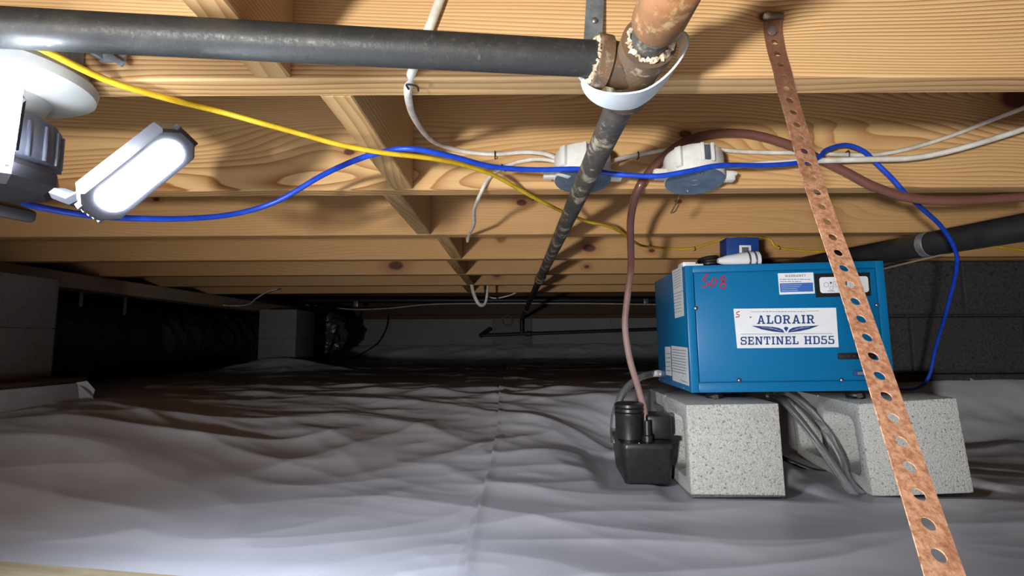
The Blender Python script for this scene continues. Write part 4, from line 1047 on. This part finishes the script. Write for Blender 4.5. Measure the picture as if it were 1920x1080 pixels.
# panel seen edge-long: axis from lower-left end to upper-right end
nR = Vector((0.70, -0.45, -0.55)).normalized(); mid_ = P(264, 331, 0.437); pa, pb = Pplane(192, 389, mid_, nR), Pplane(336, 273, mid_, nR)
R = frame(pb - pa, nR); ctr = (pa + pb) / 2; Lp = (pb - pa).length
def panel(name, ctr, R, Ln, Wd, lensL, lensW, rr, DPT):
    b = MB(); ch = Wd * 0.30
    oc = [(-Ln / 2 + ch, -Wd / 2), (Ln / 2 - ch, -Wd / 2), (Ln / 2, -Wd / 2 + ch), (Ln / 2, Wd / 2 - ch), (Ln / 2 - ch, Wd / 2), (-Ln / 2 + ch, Wd / 2), (-Ln / 2, Wd / 2 - ch), (-Ln / 2, -Wd / 2 + ch)]
    lv = [(0.80, -DPT), (0.97, -DPT + 0.006), (1.0, -0.003), (0.95, 0.0)]
    vs_ = [ctr - WO + R @ Vector((x * k, y * k, z)) for k, z in lv for x, y in oc]
    b.add(vs_, [(k * 8 + i, k * 8 + (i + 1) % 8, (k + 1) * 8 + (i + 1) % 8, (k + 1) * 8 + i) for k in range(3) for i in range(8)] + [list(range(8))[::-1], list(range(24, 32))])
    for i in range(5):  # ribs on both ends
        for s_ in (-1, 1): b.bbox(ctr - WO + R @ Vector((s_ * (Ln / 2 - 0.0055), (i - 2) * Wd * 0.13, -0.007)), (0.013, 0.0022, 0.010), 0.0006, R)
    hs_ = b.build('panel_housing', M['lamp_black'], wl, smooth=25)
    p_ = rrect(-lensL / 2, -lensW / 2, lensL / 2, lensW / 2, rr, 8)
    b = MB(); m_ = len(p_); b.add([ctr - WO + R @ Vector((x, y, z)) for z in (-0.001, 0.0012) for x, y in p_], [list(range(m_))[::-1], list(range(m_, 2 * m_))] + [(i, (i + 1) % m_, m_ + (i + 1) % m_, m_ + i) for i in range(m_)])
    b.build('led_lens', M['led'], hs_)
    return hs_


panel('panel', ctr, R, Lp + 0.024, 0.036, Lp, 0.0245, 0.0120, 0.030)
# hinge arm between hub and panel
b = MB(); b.tube([P(118, 366, 0.475) - WO, P(150, 378, 0.462) - WO, pa - WO + (pb - pa) * 0.05 + R @ Vector((0, 0, -0.024))], 0.007, 8, 0.011); b.build('hinge_arm', M['lamp_black'], wl)
nL = Vector((0.44, -0.36, -0.82)).normalized()
A_ = P(46, 150, 0.405); B_ = Pplane(22, 318, A_, nL); lx = (B_ - A_).normalized(); ly = nL.cross(lx)
if ly.x > 0: ly = -ly
cL = (A_ + B_) / 2 + ly * 0.042; RL = frame(lx, nL); LL = (B_ - A_).length
panel('panel', cL, RL, LL + 0.010, 0.090, LL, 0.084, 0.009, 0.016)
q = Pplane(13, 309, A_ + nL * 0.0014, nL) - WO; MB().lathe([(0.0018, 0), (0.0018, 0.001)], q, nL, 12).build('lens_screw', M['steel'], wl)
b = MB(); b.tube([Vector((-0.01, -0.02, -0.09)), cL - WO + RL @ Vector((0.03, 0, -0.014))], 0.008, 8, 0.016); b.build('hinge_arm', M['lamp_black'], wl)
# third panel, folded away behind
pc = Vector((-0.575, 0.56, 0.475)); RB = frame(Vector((-0.8, 0.4, -0.3)), Vector((-0.3, 0.1, -0.95)))
b = MB(); b.bbox(pc - WO, (0.09, 0.042, 0.014), 0.004, RB); b.build('panel_housing', M['lamp_black'], wl)

# ------------------------------------------------------------------ far details along the back
Yc = 4.75
tag(MB().tube(cr([P(395, 570, Yc), P(470, 572, Yc), P(540, 571, Yc), P(600, 574, Yc), P(660, 580, Yc), P(730, 578, Yc), P(800, 571, Yc), P(900, 569, Yc), P(1100, 569, Yc), P(1230, 571, Yc), P(1400, 572, Yc)]), 0.006, 8).build('conduit', M['romex'], recenter=True), 'thin grey cable strung along the dark far wall', 'cable')
tag(MB().cyl(P(545, 563, 4.9), P(1500, 563, 4.9), 0.030, 16).build('main_pipe', M['abs'], recenter=True), 'long black pipe under the joists along the far wall', 'pipe')
for px, py in ((671, 571), (1208, 567)):
    q = P(px, py, 4.9); o = MB().bbox((0, 0, 0.03), (0.045, 0.02, 0.06), 0.004).build('pipe_clip', M['galv']); o.location = q - Vector((0, 0.06, 0.03))
    tag(o, 'small metal clip on the far black pipe ' + ('left of the worn pipe' if px < 900 else 'near the dehumidifier'), 'clip')
cable('dangling_cable', [(888, 512, 2.5), (884, 530, 2.55), (890, 556, 2.6), (900, 572, 2.62), (910, 568, 2.64), (914, 545, 2.66), (916, 518, 2.7)], 0.0065, M['romex'], 'pale cable loop dangling under the far joists left of the pipe', rx=0.009)
cable('dangling_cable', [(912, 556, 3.0), (930, 559, 3.0), (955, 554, 3.0), (972, 546, 2.98)], 0.004, M['romex'], 'short pale wire beside the dangling loop under the far joists')
cable('girder_wire', [(392, 569, 3.1), (430, 573, 3.1), (465, 571, 3.05), (480, 560, 2.95), (500, 548, 2.9), (520, 542, 2.88)], 0.004, M['romex'], 'thin pale wire stapled across the joists near the girder')

# ------------------------------------------------------------------ foreground board at the lower left
qa, qb = Pz(0, 1051, 0.014), Pz(372, 1081, 0.014); dx = (qb - qa).normalized(); dy = Vector((dx.y, -dx.x, 0)); 
if dy.y > 0: dy = -dy
R = Matrix((dx, -dy, Vector((0, 0, 1)))).transposed()
o = MB().bbox((0, 0, 0.004), (1.3, 0.30, 0.012), 0.002).build('plywood_board', M['board'])
cc = (qa + qb) / 2 + dy * 0.15; o.matrix_world = Matrix.Translation((cc.x - 0.25 * dx.x, cc.y - 0.25 * dx.y, 0.004)) @ R.to_4x4()
tag(o, 'pale plywood board edge lying on the liner at the lower left', 'board')
